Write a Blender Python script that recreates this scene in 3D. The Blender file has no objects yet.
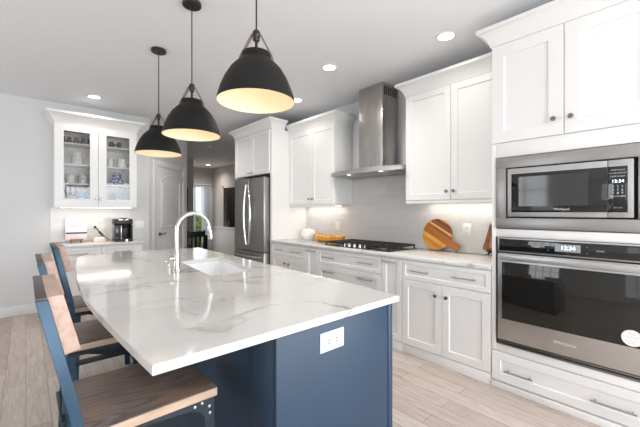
import bpy, bmesh, math, random
from mathutils import Vector, Matrix, Euler
random.seed(7)
SC = bpy.context.scene
COL = SC.collection
PI = math.pi

# ------------------------------------------------------------------ camera
YAW = 0.7241
CAM_Z = 1.335
cam_d = bpy.data.cameras.new('camera')
cam = bpy.data.objects.new('camera', cam_d)
COL.objects.link(cam)
cam.location = (0, 0, CAM_Z)
cam.rotation_euler = (PI / 2, 0, -YAW)
cam_d.sensor_width = 36
cam_d.lens = 332.5 / 640 * 36
cam_d.shift_y = -1.9 / 640
cam_d.clip_start = 0.05
SC.camera = cam

# ------------------------------------------------------------------ view, world, daylight
SC.view_settings.view_transform = 'Standard'
SC.view_settings.look = 'None'
SC.view_settings.gamma = 1
SC.view_settings.use_curve_mapping = False
SC.view_settings.exposure = -0.03
SC.cycles.max_bounces = 10
SC.cycles.diffuse_bounces = 8
SC.cycles.glossy_bounces = 5
SC.cycles.transparent_max_bounces = 12
SC.cycles.sample_clamp_indirect = 6
SC.cycles.caustics_reflective = False
SC.cycles.caustics_refractive = False
try:
    SC.cycles.use_denoising = True
except Exception:
    pass
wd = bpy.data.worlds.new('sky')
SC.world = wd
wd.use_nodes = True
wd.node_tree.nodes['Background'].inputs[0].default_value = (0.80, 0.90, 1.0, 1)
wd.node_tree.nodes['Background'].inputs[1].default_value = 1.3


def area(name, loc, direction, sx, sy, power, color, spread=PI):
    l = bpy.data.lights.new(name, 'AREA')
    l.shape = 'RECTANGLE'
    l.size = sx
    l.size_y = sy
    l.energy = power
    l.color = color
    l.spread = spread
    o = bpy.data.objects.new(name, l)
    COL.objects.link(o)
    o.location = loc
    o.rotation_euler = Vector(direction).to_track_quat('-Z', 'Y').to_euler()
    return o


DAY = (0.93, 0.965, 1.0)
XR = 3.355
# daylight entering by the windows and the glazed door of the room behind the camera
area('daylight_left_near', (-3.19, -1.6, 1.5), (1, 0, 0), 1.7, 1.9, 12, DAY)
area('daylight_left_far', (-3.19, 3.0, 1.5), (1, 0, 0), 1.7, 1.9, 50, DAY)
area('daylight_rear', (1.0, -3.19, 1.35), (0, 1, 0), 4.2, 2.1, 205, DAY)
area('fill_right', (XR - .01, -1.9, 1.35), (-1, 0, 0), 1.9, 2.1, 105, DAY)  # added fill by an added window, brightens the pantry wall
area('daylight_hall', (4.15, 10.98, 1.2), (0, -1, 0), 0.9, 1.8, 6, DAY)

# ------------------------------------------------------------------ helpers


class MB:
    """collects shapes in a bmesh"""

    def __init__(self):
        self.bm = bmesh.new()

    def _quad(self, vs, loops):
        for l in loops:
            try:
                self.bm.faces.new([vs[i] for i in l])
            except ValueError:
                pass

    def box(self, x0, x1, y0, y1, z0, z1, bev=0.0, seg=2):
        b = bmesh.new()
        vs = [b.verts.new(p) for p in ((x0, y0, z0), (x1, y0, z0), (x1, y1, z0), (x0, y1, z0), (x0, y0, z1), (x1, y0, z1), (x1, y1, z1), (x0, y1, z1))]
        for l in ((3, 2, 1, 0), (4, 5, 6, 7), (0, 1, 5, 4), (1, 2, 6, 5), (2, 3, 7, 6), (3, 0, 4, 7)):
            b.faces.new([vs[i] for i in l])
        if bev > 0:
            bmesh.ops.bevel(b, geom=list(b.edges), offset=bev, segments=seg, profile=0.5, affect='EDGES')
        self.add(b)
        return self

    def add(self, b, mat=None):
        if mat is not None:
            bmesh.ops.transform(b, matrix=mat, verts=b.verts)
        me = bpy.data.meshes.new('tmp')
        b.to_mesh(me)
        b.free()
        self.bm.from_mesh(me)
        bpy.data.meshes.remove(me)
        return self

    def lathe(self, prof, c=(0, 0, 0), n=32, axis='Z', close=False, a0=0.0, a1=2 * PI):
        """prof: (radius, height) from bottom to top"""
        b = bmesh.new()
        full = abs(a1 - a0 - 2 * PI) < 1e-6
        m = n if full else n + 1
        rings = []
        for r, h in prof:
            ring = []
            if r < 1e-6:
                ring = [b.verts.new((0, 0, h))] * m
            else:
                for i in range(m):
                    a = a0 + (a1 - a0) * i / n
                    ring.append(b.verts.new((r * math.cos(a), r * math.sin(a), h)))
            rings.append(ring)
        pairs = list(zip(rings[:-1], rings[1:]))
        if close:
            pairs.append((rings[-1], rings[0]))
        for p, q in pairs:
            for i in range(n):
                j = (i + 1) % m
                vs = []
                for v in (p[i], p[j], q[j], q[i]):
                    if v not in vs:
                        vs.append(v)
                if len(vs) >= 3:
                    try:
                        b.faces.new(vs)
                    except ValueError:
                        pass
        rot = Matrix.Identity(4)
        if axis == 'X':
            rot = Matrix.Rotation(PI / 2, 4, 'Y')
        elif axis == '-X':
            rot = Matrix.Rotation(-PI / 2, 4, 'Y')
        elif axis == 'Y':
            rot = Matrix.Rotation(-PI / 2, 4, 'X')
        elif axis == '-Y':
            rot = Matrix.Rotation(PI / 2, 4, 'X')
        return self.add(b, Matrix.Translation(c) @ rot)

    def tube(self, pts, r, n=10, cap=True, radii=None):
        pts = [Vector(p) for p in pts]
        b = bmesh.new()
        rings = []
        up = None
        for i, p in enumerate(pts):
            if i == 0:
                t = pts[1] - p
            elif i == len(pts) - 1:
                t = p - pts[i - 1]
            else:
                t = (pts[i + 1] - p).normalized() + (p - pts[i - 1]).normalized()
            t.normalize()
            if up is None:
                up = Vector((0, 0, 1)) if abs(t.z) < 0.9 else Vector((1, 0, 0))
            s = t.cross(up)
            s.normalize()
            up = s.cross(t)
            up.normalize()
            rr = radii[i] if radii else r
            rings.append([b.verts.new(p + (s * math.cos(2 * PI * k / n) + up * math.sin(2 * PI * k / n)) * rr) for k in range(n)])
        for p, q in zip(rings[:-1], rings[1:]):
            for i in range(n):
                j = (i + 1) % n
                b.faces.new((p[i], p[j], q[j], q[i]))
        if cap:
            b.faces.new(rings[0])
            b.faces.new(rings[-1])
        return self.add(b)

    def prism(self, poly, d0, d1, plane='XY', bev=0.0):
        """poly extruded: plane XY -> along z, XZ -> along y, YZ -> along x"""
        b = bmesh.new()

        def P(u, v, d):
            return {'XY': (u, v, d), 'XZ': (u, d, v), 'YZ': (d, u, v)}[plane]
        lo = [b.verts.new(P(u, v, d0)) for u, v in poly]
        hi = [b.verts.new(P(u, v, d1)) for u, v in poly]
        f = b.faces.new(lo)
        g = b.faces.new(hi)
        n = len(poly)
        for i in range(n):
            j = (i + 1) % n
            b.faces.new((lo[i], lo[j], hi[j], hi[i]))
        if bev > 0:
            ed = [e for e in b.edges if (e.verts[0] in lo) == (e.verts[1] in lo)]
            bmesh.ops.bevel(b, geom=ed, offset=bev, segments=2, profile=0.5, affect='EDGES')
        fs = [f_ for f_ in b.faces if len(f_.verts) > 4]
        if fs:
            bmesh.ops.triangulate(b, faces=fs)
        return self.add(b)

    def panel(self, face, plane, a0, a1, z0, z1, rings, cap=True, back=True):
        """profiled panel: rings of (inset, depth outwards); face 'x' looks to -x, 'y' to -y"""
        b = bmesh.new()
        rs = []
        for ins, d in rings:
            ring = []
            for a, z in ((a0 + ins, z0 + ins), (a1 - ins, z0 + ins), (a1 - ins, z1 - ins), (a0 + ins, z1 - ins)):
                ring.append(b.verts.new((plane - d, a, z) if face == 'x' else (a, plane - d, z)))
            rs.append(ring)
        for p, q in zip(rs[:-1], rs[1:]):
            for i in range(4):
                j = (i + 1) % 4
                b.faces.new((p[i], p[j], q[j], q[i]))
        if cap:
            b.faces.new(rs[-1])
        if back:
            b.faces.new(rs[0])
        return self.add(b)

    def build(self, name, mat, parent=None, smooth=None, origin=None):
        bm = self.bm
        if parent is not None and origin is None:
            origin = world_loc(parent)
        if origin is not None:
            bmesh.ops.translate(bm, verts=bm.verts, vec=-Vector(origin))
        bmesh.ops.recalc_face_normals(bm, faces=bm.faces)
        me = bpy.data.meshes.new(name)
        bm.to_mesh(me)
        bm.free()
        me.materials.append(mat)
        o = bpy.data.objects.new(name, me)
        COL.objects.link(o)
        if parent is not None:
            o.parent = parent
        elif origin is not None:
            o.location = origin
        for p in me.polygons:
            p.use_smooth = True
        smooth_by_angle(me, smooth if smooth else 35)
        return o


def smooth_by_angle(me, deg):
    lim = math.radians(deg)
    b = bmesh.new()
    b.from_mesh(me)
    for e in b.edges:
        if len(e.link_faces) == 2:
            e.smooth = e.calc_face_angle(0) < lim
        else:
            e.smooth = False
    b.to_mesh(me)
    b.free()


def world_loc(o):
    v = Vector((0, 0, 0))
    while o is not None:
        v += o.location
        o = o.parent
    return v


def tag(o, label, cat, group=None):
    o['label'] = label
    o['category'] = cat
    if group:
        o['group'] = group
    return o


def thing(name, label, cat, loc, group=None):
    o = bpy.data.objects.new(name, None)
    o.empty_display_size = 0.1
    COL.objects.link(o)
    o.location = loc
    return tag(o, label, cat, group)


def struct(name, mb, mat, parent=None):
    o = mb.build(name, mat, parent)
    if parent is None:
        o['kind'] = 'structure'
    return o


def part_label(o, label):
    o['label'] = label
    return o


def copy_tree(src, loc, label):
    r = src.copy()
    COL.objects.link(r)
    r.location = loc
    r['label'] = label
    for ch in list(src.children):
        c = ch.copy()
        COL.objects.link(c)
        c.parent = r
        for g in list(ch.children):
            d = g.copy()
            COL.objects.link(d)
            d.parent = c
    return r


def text(name, body, size, loc, facing, mat, parent, align='CENTER', extrude=0.0004, shear=0.0, width=1.0):
    cu = bpy.data.curves.new(name, 'FONT')
    cu.body = body
    cu.size = size
    cu.align_x = align
    cu.align_y = 'CENTER'
    cu.extrude = extrude
    cu.shear = shear
    cu.materials.append(mat)
    tmp = bpy.data.objects.new('tmp_text', cu)
    COL.objects.link(tmp)
    dg = bpy.context.evaluated_depsgraph_get()
    me = bpy.data.meshes.new_from_object(tmp.evaluated_get(dg))
    bpy.data.objects.remove(tmp)
    bpy.data.curves.remove(cu)
    if facing == 'x':
        m = Matrix(((0, 0, -1), (-1, 0, 0), (0, 1, 0)))
    else:
        m = Matrix(((1, 0, 0), (0, 0, -1), (0, 1, 0)))
    me.transform(m.to_4x4() @ Matrix.Diagonal((width, 1, 1, 1)))
    me.name = name
    me.materials.clear()
    me.materials.append(mat)
    o = bpy.data.objects.new(name, me)
    COL.objects.link(o)
    o.parent = parent
    o.location = Vector(loc) - world_loc(parent)
    return o


# ------------------------------------------------------------------ materials


def newmat(name):
    m = bpy.data.materials.new(name)
    m.use_nodes = True
    nt = m.node_tree
    return m, nt, nt.nodes['Principled BSDF']


def N(nt, t, **kw):
    n = nt.nodes.new(t)
    for k, v in kw.items():
        if k in n.inputs.keys():
            n.inputs[k].default_value = v
        else:
            setattr(n, k, v)
    return n


def plain(name, col, rough=0.5, metal=0.0, bump=0.0, bscale=200, coat=0.0, var=0.0, spec=0.5):
    m, nt, p = newmat(name)
    p.inputs['Base Color'].default_value = (*col, 1)
    p.inputs['Roughness'].default_value = rough
    p.inputs['Metallic'].default_value = metal
    p.inputs['Coat Weight'].default_value = coat
    p.inputs['Specular IOR Level'].default_value = spec
    tc = N(nt, 'ShaderNodeTexCoord')
    nz = N(nt, 'ShaderNodeTexNoise', Scale=bscale, Detail=3.0)
    nt.links.new(tc.outputs['Object'], nz.inputs['Vector'])
    if bump:
        bp = N(nt, 'ShaderNodeBump', Strength=bump, Distance=0.002)
        nt.links.new(nz.outputs['Fac'], bp.inputs['Height'])
        nt.links.new(bp.outputs[0], p.inputs['Normal'])
    if var:
        n2 = N(nt, 'ShaderNodeTexNoise', Scale=6.0, Detail=4.0)
        nt.links.new(tc.outputs['Object'], n2.inputs['Vector'])
        rp = N(nt, 'ShaderNodeValToRGB')
        rp.color_ramp.elements[0].color = (*[c * (1 - var) for c in col], 1)
        rp.color_ramp.elements[1].color = (*[min(1, c * (1 + var)) for c in col], 1)
        rp.color_ramp.elements[0].position = 0.3
        rp.color_ramp.elements[1].position = 0.7
        nt.links.new(n2.outputs['Fac'], rp.inputs[0])
        nt.links.new(rp.outputs[0], p.inputs['Base Color'])
    return m


def emis(name, col, strength):
    m, nt, p = newmat(name)
    p.inputs['Base Color'].default_value = (*col, 1)
    p.inputs['Emission Color'].default_value = (*col, 1)
    p.inputs['Emission Strength'].default_value = strength
    return m


def steel(name, col, rough, axis='Z', amount=0.08):
    m, nt, p = newmat(name)
    p.inputs['Base Color'].default_value = (*col, 1)
    p.inputs['Metallic'].default_value = 1.0
    tc = N(nt, 'ShaderNodeTexCoord')
    mp = N(nt, 'ShaderNodeMapping')
    s = {'X': (3, 400, 400), 'Y': (400, 3, 400), 'Z': (400, 400, 3)}[axis]
    mp.inputs['Scale'].default_value = s
    nz = N(nt, 'ShaderNodeTexNoise', Scale=1.0, Detail=2.0)
    mr = N(nt, 'ShaderNodeMapRange')
    mr.inputs['To Min'].default_value = rough - amount
    mr.inputs['To Max'].default_value = rough + amount
    nt.links.new(tc.outputs['Object'], mp.inputs[0])
    nt.links.new(mp.outputs[0], nz.inputs['Vector'])
    nt.links.new(nz.outputs['Fac'], mr.inputs[0])
    nt.links.new(mr.outputs[0], p.inputs['Roughness'])
    return m


def quartz_mat():
    m, nt, p = newmat('veined_quartz')
    p.inputs['Roughness'].default_value = 0.09
    tc = N(nt, 'ShaderNodeTexCoord')
    geo = N(nt, 'ShaderNodeNewGeometry')
    warp = N(nt, 'ShaderNodeTexNoise', Scale=1.6, Detail=5.0, Roughness=0.6)
    nt.links.new(geo.outputs['Position'], warp.inputs['Vector'])
    mixv = N(nt, 'ShaderNodeVectorMath', operation='MULTIPLY_ADD')
    mixv.inputs[1].default_value = (0.55, 0.55, 0.55)
    nt.links.new(warp.outputs['Color'], mixv.inputs[0])
    nt.links.new(geo.outputs['Position'], mixv.inputs[2])
    cols = []
    for sc_, wd_, seed, rotz in ((0.75, 0.016, 3.1, 0.5), (1.5, 0.012, 8.7, 0.3), (0.5, 0.05, 14.3, 0.6)):
        mp = N(nt, 'ShaderNodeMapping')
        mp.inputs['Location'].default_value = (seed, seed * 0.7, seed)
        mp.inputs['Rotation'].default_value = (0, 0, rotz)
        mp.inputs['Scale'].default_value = (1.0, 2.2, 1.0)
        nt.links.new(mixv.outputs[0], mp.inputs[0])
        nz = N(nt, 'ShaderNodeTexNoise', Scale=sc_, Detail=2.5, Roughness=0.5)
        nt.links.new(mp.outputs[0], nz.inputs['Vector'])
        su = N(nt, 'ShaderNodeMath', operation='SUBTRACT')
        su.inputs[1].default_value = 0.5
        nt.links.new(nz.outputs['Fac'], su.inputs[0])
        ab = N(nt, 'ShaderNodeMath', operation='ABSOLUTE')
        nt.links.new(su.outputs[0], ab.inputs[0])
        mr = N(nt, 'ShaderNodeMapRange', interpolation_type='SMOOTHSTEP')
        mr.inputs['From Min'].default_value = 0.0
        mr.inputs['From Max'].default_value = wd_
        mr.inputs['To Min'].default_value = 1.0
        mr.inputs['To Max'].default_value = 0.0
        nt.links.new(ab.outputs[0], mr.inputs[0])
        cols.append(mr)
    dens = N(nt, 'ShaderNodeTexNoise', Scale=2.2, Detail=2.0)
    nt.links.new(geo.outputs['Position'], dens.inputs['Vector'])
    dm = N(nt, 'ShaderNodeMapRange')
    dm.inputs['From Min'].default_value = 0.40
    dm.inputs['From Max'].default_value = 0.62
    nt.links.new(dens.outputs['Fac'], dm.inputs[0])
    base = N(nt, 'ShaderNodeRGB')
    base.outputs[0].default_value = (0.68, 0.672, 0.655, 1)
    prev = base.outputs[0]
    for mr, c, k in zip((cols[2], cols[0], cols[1]), ((0.54, 0.52, 0.50), (0.27, 0.25, 0.235), (0.36, 0.34, 0.32)), (0.55, 0.75, 0.55)):
        fm = N(nt, 'ShaderNodeMath', operation='MULTIPLY')
        nt.links.new(mr.outputs[0], fm.inputs[0])
        nt.links.new(dm.outputs[0], fm.inputs[1])
        f2 = N(nt, 'ShaderNodeMath', operation='MULTIPLY')
        f2.inputs[1].default_value = k
        nt.links.new(fm.outputs[0], f2.inputs[0])
        mx = N(nt, 'ShaderNodeMix', data_type='RGBA')
        nt.links.new(f2.outputs[0], mx.inputs[0])
        nt.links.new(prev, mx.inputs[6])
        mx.inputs[7].default_value = (*c, 1)
        prev = mx.outputs[2]
    nt.links.new(prev, p.inputs['Base Color'])
    return m


def floor_mat():
    m, nt, p = newmat('oak_planks')
    tc = N(nt, 'ShaderNodeTexCoord')
    mp = N(nt, 'ShaderNodeMapping')
    mp.inputs['Rotation'].default_value = (0, 0, PI / 2)
    nt.links.new(tc.outputs['Object'], mp.inputs[0])
    br = N(nt, 'ShaderNodeTexBrick', offset=0.37, offset_frequency=2)
    br.inputs['Scale'].default_value = 1.0
    br.inputs['Brick Width'].default_value = 1.15
    br.inputs['Row Height'].default_value = 0.125
    br.inputs['Mortar Size'].default_value = 0.0016
    br.inputs['Color1'].default_value = (0.52, 0.425, 0.37, 1)
    br.inputs['Color2'].default_value = (0.655, 0.56, 0.495, 1)
    br.inputs['Mortar'].default_value = (0.25, 0.19, 0.16, 1)
    nt.links.new(mp.outputs[0], br.inputs['Vector'])
    mg = N(nt, 'ShaderNodeMapping')
    mg.inputs['Scale'].default_value = (14, 1.2, 1)
    nt.links.new(tc.outputs['Object'], mg.inputs[0])
    nz = N(nt, 'ShaderNodeTexNoise', Scale=3.0, Detail=6.0, Roughness=0.65)
    nz.inputs['Distortion'].default_value = 1.2
    nt.links.new(mg.outputs[0], nz.inputs['Vector'])
    rp = N(nt, 'ShaderNodeValToRGB')
    rp.color_ramp.elements[0].position = 0.32
    rp.color_ramp.elements[0].color = (0.62, 0.60, 0.58, 1)
    rp.color_ramp.elements[1].position = 0.62
    rp.color_ramp.elements[1].color = (1, 1, 1, 1)
    nt.links.new(nz.outputs['Fac'], rp.inputs[0])
    mx = N(nt, 'ShaderNodeMix', data_type='RGBA', blend_type='MULTIPLY')
    mx.inputs[0].default_value = 0.75
    nt.links.new(br.outputs['Color'], mx.inputs[6])
    nt.links.new(rp.outputs[0], mx.inputs[7])
    nt.links.new(mx.outputs[2], p.inputs['Base Color'])
    p.inputs['Roughness'].default_value = 0.42
    bp = N(nt, 'ShaderNodeBump', Strength=0.15, Distance=0.002)
    nt.links.new(nz.outputs['Fac'], bp.inputs['Height'])
    nt.links.new(bp.outputs[0], p.inputs['Normal'])
    return m


def tile_mat(name, axis):
    m, nt, p = newmat(name)
    geo = N(nt, 'ShaderNodeNewGeometry')
    sep = N(nt, 'ShaderNodeSeparateXYZ')
    nt.links.new(geo.outputs['Position'], sep.inputs[0])
    cmb = N(nt, 'ShaderNodeCombineXYZ')
    nt.links.new(sep.outputs[axis], cmb.inputs[0])
    nt.links.new(sep.outputs['Z'], cmb.inputs[1])
    br = N(nt, 'ShaderNodeTexBrick', offset=0.5)
    br.inputs['Scale'].default_value = 1.0
    br.inputs['Brick Width'].default_value = 0.34
    br.inputs['Row Height'].default_value = 0.078
    br.inputs['Mortar Size'].default_value = 0.0022
    br.inputs['Color1'].default_value = (0.61, 0.59, 0.565, 1)
    br.inputs['Color2'].default_value = (0.66, 0.64, 0.615, 1)
    br.inputs['Mortar'].default_value = (0.70, 0.685, 0.665, 1)
    nt.links.new(cmb.outputs[0], br.inputs['Vector'])
    nt.links.new(br.outputs['Color'], p.inputs['Base Color'])
    p.inputs['Roughness'].default_value = 0.16
    nz = N(nt, 'ShaderNodeTexNoise', Scale=9.0, Detail=1.0)
    nt.links.new(geo.outputs['Position'], nz.inputs['Vector'])
    mt = N(nt, 'ShaderNodeMath', operation='MULTIPLY_ADD')
    mt.inputs[1].default_value = -0.6
    nt.links.new(br.outputs['Fac'], mt.inputs[0])
    nt.links.new(nz.outputs['Fac'], mt.inputs[2])
    bp = N(nt, 'ShaderNodeBump', Strength=0.35, Distance=0.004)
    nt.links.new(mt.outputs[0], bp.inputs['Height'])
    nt.links.new(bp.outputs[0], p.inputs['Normal'])
    return m


def wood_mat(name, dark, light, scale=(2.0, 22.0, 22.0), rough=0.5, contrast=(0.3, 0.7), dist=1.5):
    m, nt, p = newmat(name)
    tc = N(nt, 'ShaderNodeTexCoord')
    mp = N(nt, 'ShaderNodeMapping')
    mp.inputs['Scale'].default_value = scale
    nt.links.new(tc.outputs['Object'], mp.inputs[0])
    nz = N(nt, 'ShaderNodeTexNoise', Scale=1.6, Detail=6.0, Roughness=0.62)
    nz.inputs['Distortion'].default_value = dist
    nt.links.new(mp.outputs[0], nz.inputs['Vector'])
    rp = N(nt, 'ShaderNodeValToRGB')
    rp.color_ramp.elements[0].position = contrast[0]
    rp.color_ramp.elements[0].color = (*dark, 1)
    rp.color_ramp.elements[1].position = contrast[1]
    rp.color_ramp.elements[1].color = (*light, 1)
    nt.links.new(nz.outputs['Fac'], rp.inputs[0])
    nt.links.new(rp.outputs[0], p.inputs['Base Color'])
    p.inputs['Roughness'].default_value = rough
    bp = N(nt, 'ShaderNodeBump', Strength=0.2, Distance=0.002)
    nt.links.new(nz.outputs['Fac'], bp.inputs['Height'])
    nt.links.new(bp.outputs[0], p.inputs['Normal'])
    return m


def seat_mat():
    """weathered board: grey-brown cathedral grain with a sanded orange wear"""
    m, nt, p = newmat('weathered_seat_wood')
    tc = N(nt, 'ShaderNodeTexCoord')
    mp = N(nt, 'ShaderNodeMapping')
    mp.inputs['Scale'].default_value = (1.6, 6.0, 6.0)
    mp.inputs['Location'].default_value = (.3, .15, 0)
    nt.links.new(tc.outputs['Object'], mp.inputs[0])
    base = N(nt, 'ShaderNodeTexNoise', Scale=1.3, Detail=1.5, Roughness=0.4)
    nt.links.new(mp.outputs[0], base.inputs['Vector'])
    mu = N(nt, 'ShaderNodeMath', operation='MULTIPLY')
    mu.inputs[1].default_value = 11.0
    nt.links.new(base.outputs['Fac'], mu.inputs[0])
    fr = N(nt, 'ShaderNodeMath', operation='PINGPONG')
    fr.inputs[1].default_value = 0.5
    nt.links.new(mu.outputs[0], fr.inputs[0])
    mg = N(nt, 'ShaderNodeMapping')
    mg.inputs['Scale'].default_value = (5, 90, 90)
    nt.links.new(tc.outputs['Object'], mg.inputs[0])
    fine = N(nt, 'ShaderNodeTexNoise', Scale=1.0, Detail=4.0)
    nt.links.new(mg.outputs[0], fine.inputs['Vector'])
    ad = N(nt, 'ShaderNodeMath', operation='MULTIPLY_ADD')
    ad.inputs[1].default_value = 0.9
    nt.links.new(fine.outputs['Fac'], ad.inputs[0])
    nt.links.new(fr.outputs[0], ad.inputs[2])
    r1 = N(nt, 'ShaderNodeValToRGB')
    r1.color_ramp.elements[0].color = (0.095, 0.072, 0.062, 1)
    r1.color_ramp.elements[0].position = 0.38
    r1.color_ramp.elements[1].color = (0.178, 0.150, 0.140, 1)
    r1.color_ramp.elements[1].position = 0.85
    nt.links.new(ad.outputs[0], r1.inputs[0])
    nz = N(nt, 'ShaderNodeTexNoise', Scale=5.0, Detail=4.0)
    nt.links.new(tc.outputs['Object'], nz.inputs['Vector'])
    r2 = N(nt, 'ShaderNodeValToRGB')
    r2.color_ramp.elements[0].position = 0.50
    r2.color_ramp.elements[0].color = (0, 0, 0, 1)
    r2.color_ramp.elements[1].position = 0.75
    r2.color_ramp.elements[1].color = (0.8, 0.8, 0.8, 1)
    nt.links.new(nz.outputs['Fac'], r2.inputs[0])
    mx = N(nt, 'ShaderNodeMix', data_type='RGBA')
    nt.links.new(r2.outputs[0], mx.inputs[0])
    nt.links.new(r1.outputs[0], mx.inputs[6])
    mx.inputs[7].default_value = (0.27, 0.145, 0.085, 1)
    nt.links.new(mx.outputs[2], p.inputs['Base Color'])
    p.inputs['Roughness'].default_value = 0.38
    bp = N(nt, 'ShaderNodeBump', Strength=0.12, Distance=0.002)
    nt.links.new(ad.outputs[0], bp.inputs['Height'])
    nt.links.new(bp.outputs[0], p.inputs['Normal'])
    return m


def stripe_board_mat():
    m, nt, p = newmat('striped_board_wood')
    tc = N(nt, 'ShaderNodeTexCoord')
    sep = N(nt, 'ShaderNodeSeparateXYZ')
    nt.links.new(tc.outputs['Object'], sep.inputs[0])
    mr = N(nt, 'ShaderNodeMapRange')
    mr.inputs['From Min'].default_value = -0.17
    mr.inputs['From Max'].default_value = 0.17
    nt.links.new(sep.outputs['Y'], mr.inputs[0])
    rp = N(nt, 'ShaderNodeValToRGB')
    cr = rp.color_ramp
    cr.interpolation = 'CONSTANT'
    stops = [(0.0, (0.72, 0.32, 0.045)), (0.14, (0.60, 0.23, 0.03)), (0.26, (0.78, 0.38, 0.06)), (0.38, (0.46, 0.155, 0.018)),
             (0.60, (0.34, 0.10, 0.012)), (0.68, (0.85, 0.50, 0.16)), (0.74, (0.26, 0.075, 0.013)), (0.86, (0.16, 0.045, 0.010)), (0.93, (0.55, 0.25, 0.07))]
    cr.elements[0].position, cr.elements[0].color = stops[0][0], (*stops[0][1], 1)
    cr.elements[1].position, cr.elements[1].color = stops[1][0], (*stops[1][1], 1)
    for s, c in stops[2:]:
        e = cr.elements.new(s)
        e.color = (*c, 1)
    nt.links.new(mr.outputs[0], rp.inputs[0])
    mp = N(nt, 'ShaderNodeMapping')
    mp.inputs['Scale'].default_value = (6, 60, 60)
    nt.links.new(tc.outputs['Object'], mp.inputs[0])
    nz = N(nt, 'ShaderNodeTexNoise', Scale=1.0, Detail=4.0)
    nt.links.new(mp.outputs[0], nz.inputs['Vector'])
    r2 = N(nt, 'ShaderNodeValToRGB')
    r2.color_ramp.elements[0].color = (0.7, 0.66, 0.6, 1)
    r2.color_ramp.elements[0].position = 0.3
    r2.color_ramp.elements[1].position = 0.6
    nt.links.new(nz.outputs['Fac'], r2.inputs[0])
    mx = N(nt, 'ShaderNodeMix', data_type='RGBA', blend_type='MULTIPLY')
    mx.inputs[0].default_value = 1
    nt.links.new(rp.outputs[0], mx.inputs[6])
    nt.links.new(r2.outputs[0], mx.inputs[7])
    nt.links.new(mx.outputs[2], p.inputs['Base Color'])
    p.inputs['Roughness'].default_value = 0.35
    return m


def speckle(name, base, spots, scale=60, th=0.5, rough=0.2):
    m, nt, p = newmat(name)
    tc = N(nt, 'ShaderNodeTexCoord')
    nz = N(nt, 'ShaderNodeTexNoise', Scale=scale, Detail=2.0)
    nt.links.new(tc.outputs['Object'], nz.inputs['Vector'])
    rp = N(nt, 'ShaderNodeValToRGB')
    rp.color_ramp.elements[0].color = (*base, 1)
    rp.color_ramp.elements[0].position = th - 0.03
    rp.color_ramp.elements[1].color = (*spots, 1)
    rp.color_ramp.elements[1].position = th + 0.03
    nt.links.new(nz.outputs['Fac'], rp.inputs[0])
    nt.links.new(rp.outputs[0], p.inputs['Base Color'])
    p.inputs['Roughness'].default_value = rough
    return m


def glass_mat(name, tint=(1, 1, 1), refl=1.0):
    m = bpy.data.materials.new(name)
    m.use_nodes = True
    nt = m.node_tree
    nt.nodes.remove(nt.nodes['Principled BSDF'])
    out = nt.nodes['Material Output']
    tr = N(nt, 'ShaderNodeBsdfTransparent')
    tr.inputs[0].default_value = (*tint, 1)
    gl = N(nt, 'ShaderNodeBsdfGlossy')
    gl.inputs['Roughness'].default_value = 0.02
    fr = N(nt, 'ShaderNodeFresnel', IOR=1.45)
    mu = N(nt, 'ShaderNodeMath', operation='MULTIPLY')
    mu.inputs[1].default_value = refl
    nt.links.new(fr.outputs[0], mu.inputs[0])
    mx = N(nt, 'ShaderNodeMixShader')
    nt.links.new(mu.outputs[0], mx.inputs[0])
    nt.links.new(tr.outputs[0], mx.inputs[1])
    nt.links.new(gl.outputs[0], mx.inputs[2])
    nt.links.new(mx.outputs[0], out.inputs['Surface'])
    return m


def curtain_mat():
    m = bpy.data.materials.new('sheer_curtain')
    m.use_nodes = True
    nt = m.node_tree
    nt.nodes.remove(nt.nodes['Principled BSDF'])
    out = nt.nodes['Material Output']
    d = N(nt, 'ShaderNodeBsdfDiffuse')
    d.inputs[0].default_value = (0.85, 0.87, 0.9, 1)
    t = N(nt, 'ShaderNodeBsdfTranslucent')
    t.inputs[0].default_value = (0.85, 0.88, 0.92, 1)
    tr = N(nt, 'ShaderNodeBsdfTransparent')
    a = N(nt, 'ShaderNodeMixShader')
    a.inputs[0].default_value = 0.5
    nt.links.new(d.outputs[0], a.inputs[1])
    nt.links.new(t.outputs[0], a.inputs[2])
    b = N(nt, 'ShaderNodeMixShader')
    b.inputs[0].default_value = 0.35
    nt.links.new(a.outputs[0], b.inputs[1])
    nt.links.new(tr.outputs[0], b.inputs[2])
    nt.links.new(b.outputs[0], out.inputs['Surface'])
    return m


M = {}
M['white'] = plain('white_cabinet_paint', (0.82, 0.815, 0.80), 0.38, bump=0.03)
M['white_in'] = plain('lightened_white_paint', (0.86, 0.85, 0.825), 0.4, bump=0.03)  # cabinet white lightened: brightness inside the hutch put into the colour
M['wall'] = plain('pale_grey_wall_paint', (0.66, 0.665, 0.665), 0.7, bump=0.08)
M['hallwall'] = plain('taupe_wall_paint', (0.54, 0.50, 0.47), 0.7, bump=0.08)
M['ceil'] = plain('ceiling_paint', (0.79, 0.80, 0.815), 0.8, bump=0.1)
M['trim'] = plain('trim_paint', (0.78, 0.78, 0.775), 0.4)
M['floor'] = floor_mat()
M['quartz'] = quartz_mat()
M['tile_x'] = tile_mat('subway_tile_range', 'Y')
M['tile_y'] = tile_mat('subway_tile_hutch', 'X')
M['navy'] = plain('navy_cabinet_paint', (0.015, 0.041, 0.079), 0.45, bump=0.03)
M['stoolsteel'] = plain('blue_painted_steel', (0.026, 0.070, 0.122), 0.38, metal=0.25, var=0.22)
M['stooldark'] = plain('shaded_blue_steel', (0.022, 0.032, 0.045), 0.4, metal=0.25, var=0.2)  # stool blue darkened: shade under the slab put into the colour
M['rivet'] = plain('bright_rivet_steel', (0.75, 0.76, 0.78), 0.3, metal=1.0)
M['bronze'] = plain('dark_brown_steel', (0.075, 0.062, 0.052), 0.45, metal=0.3)
M['seat'] = seat_mat()
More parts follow.
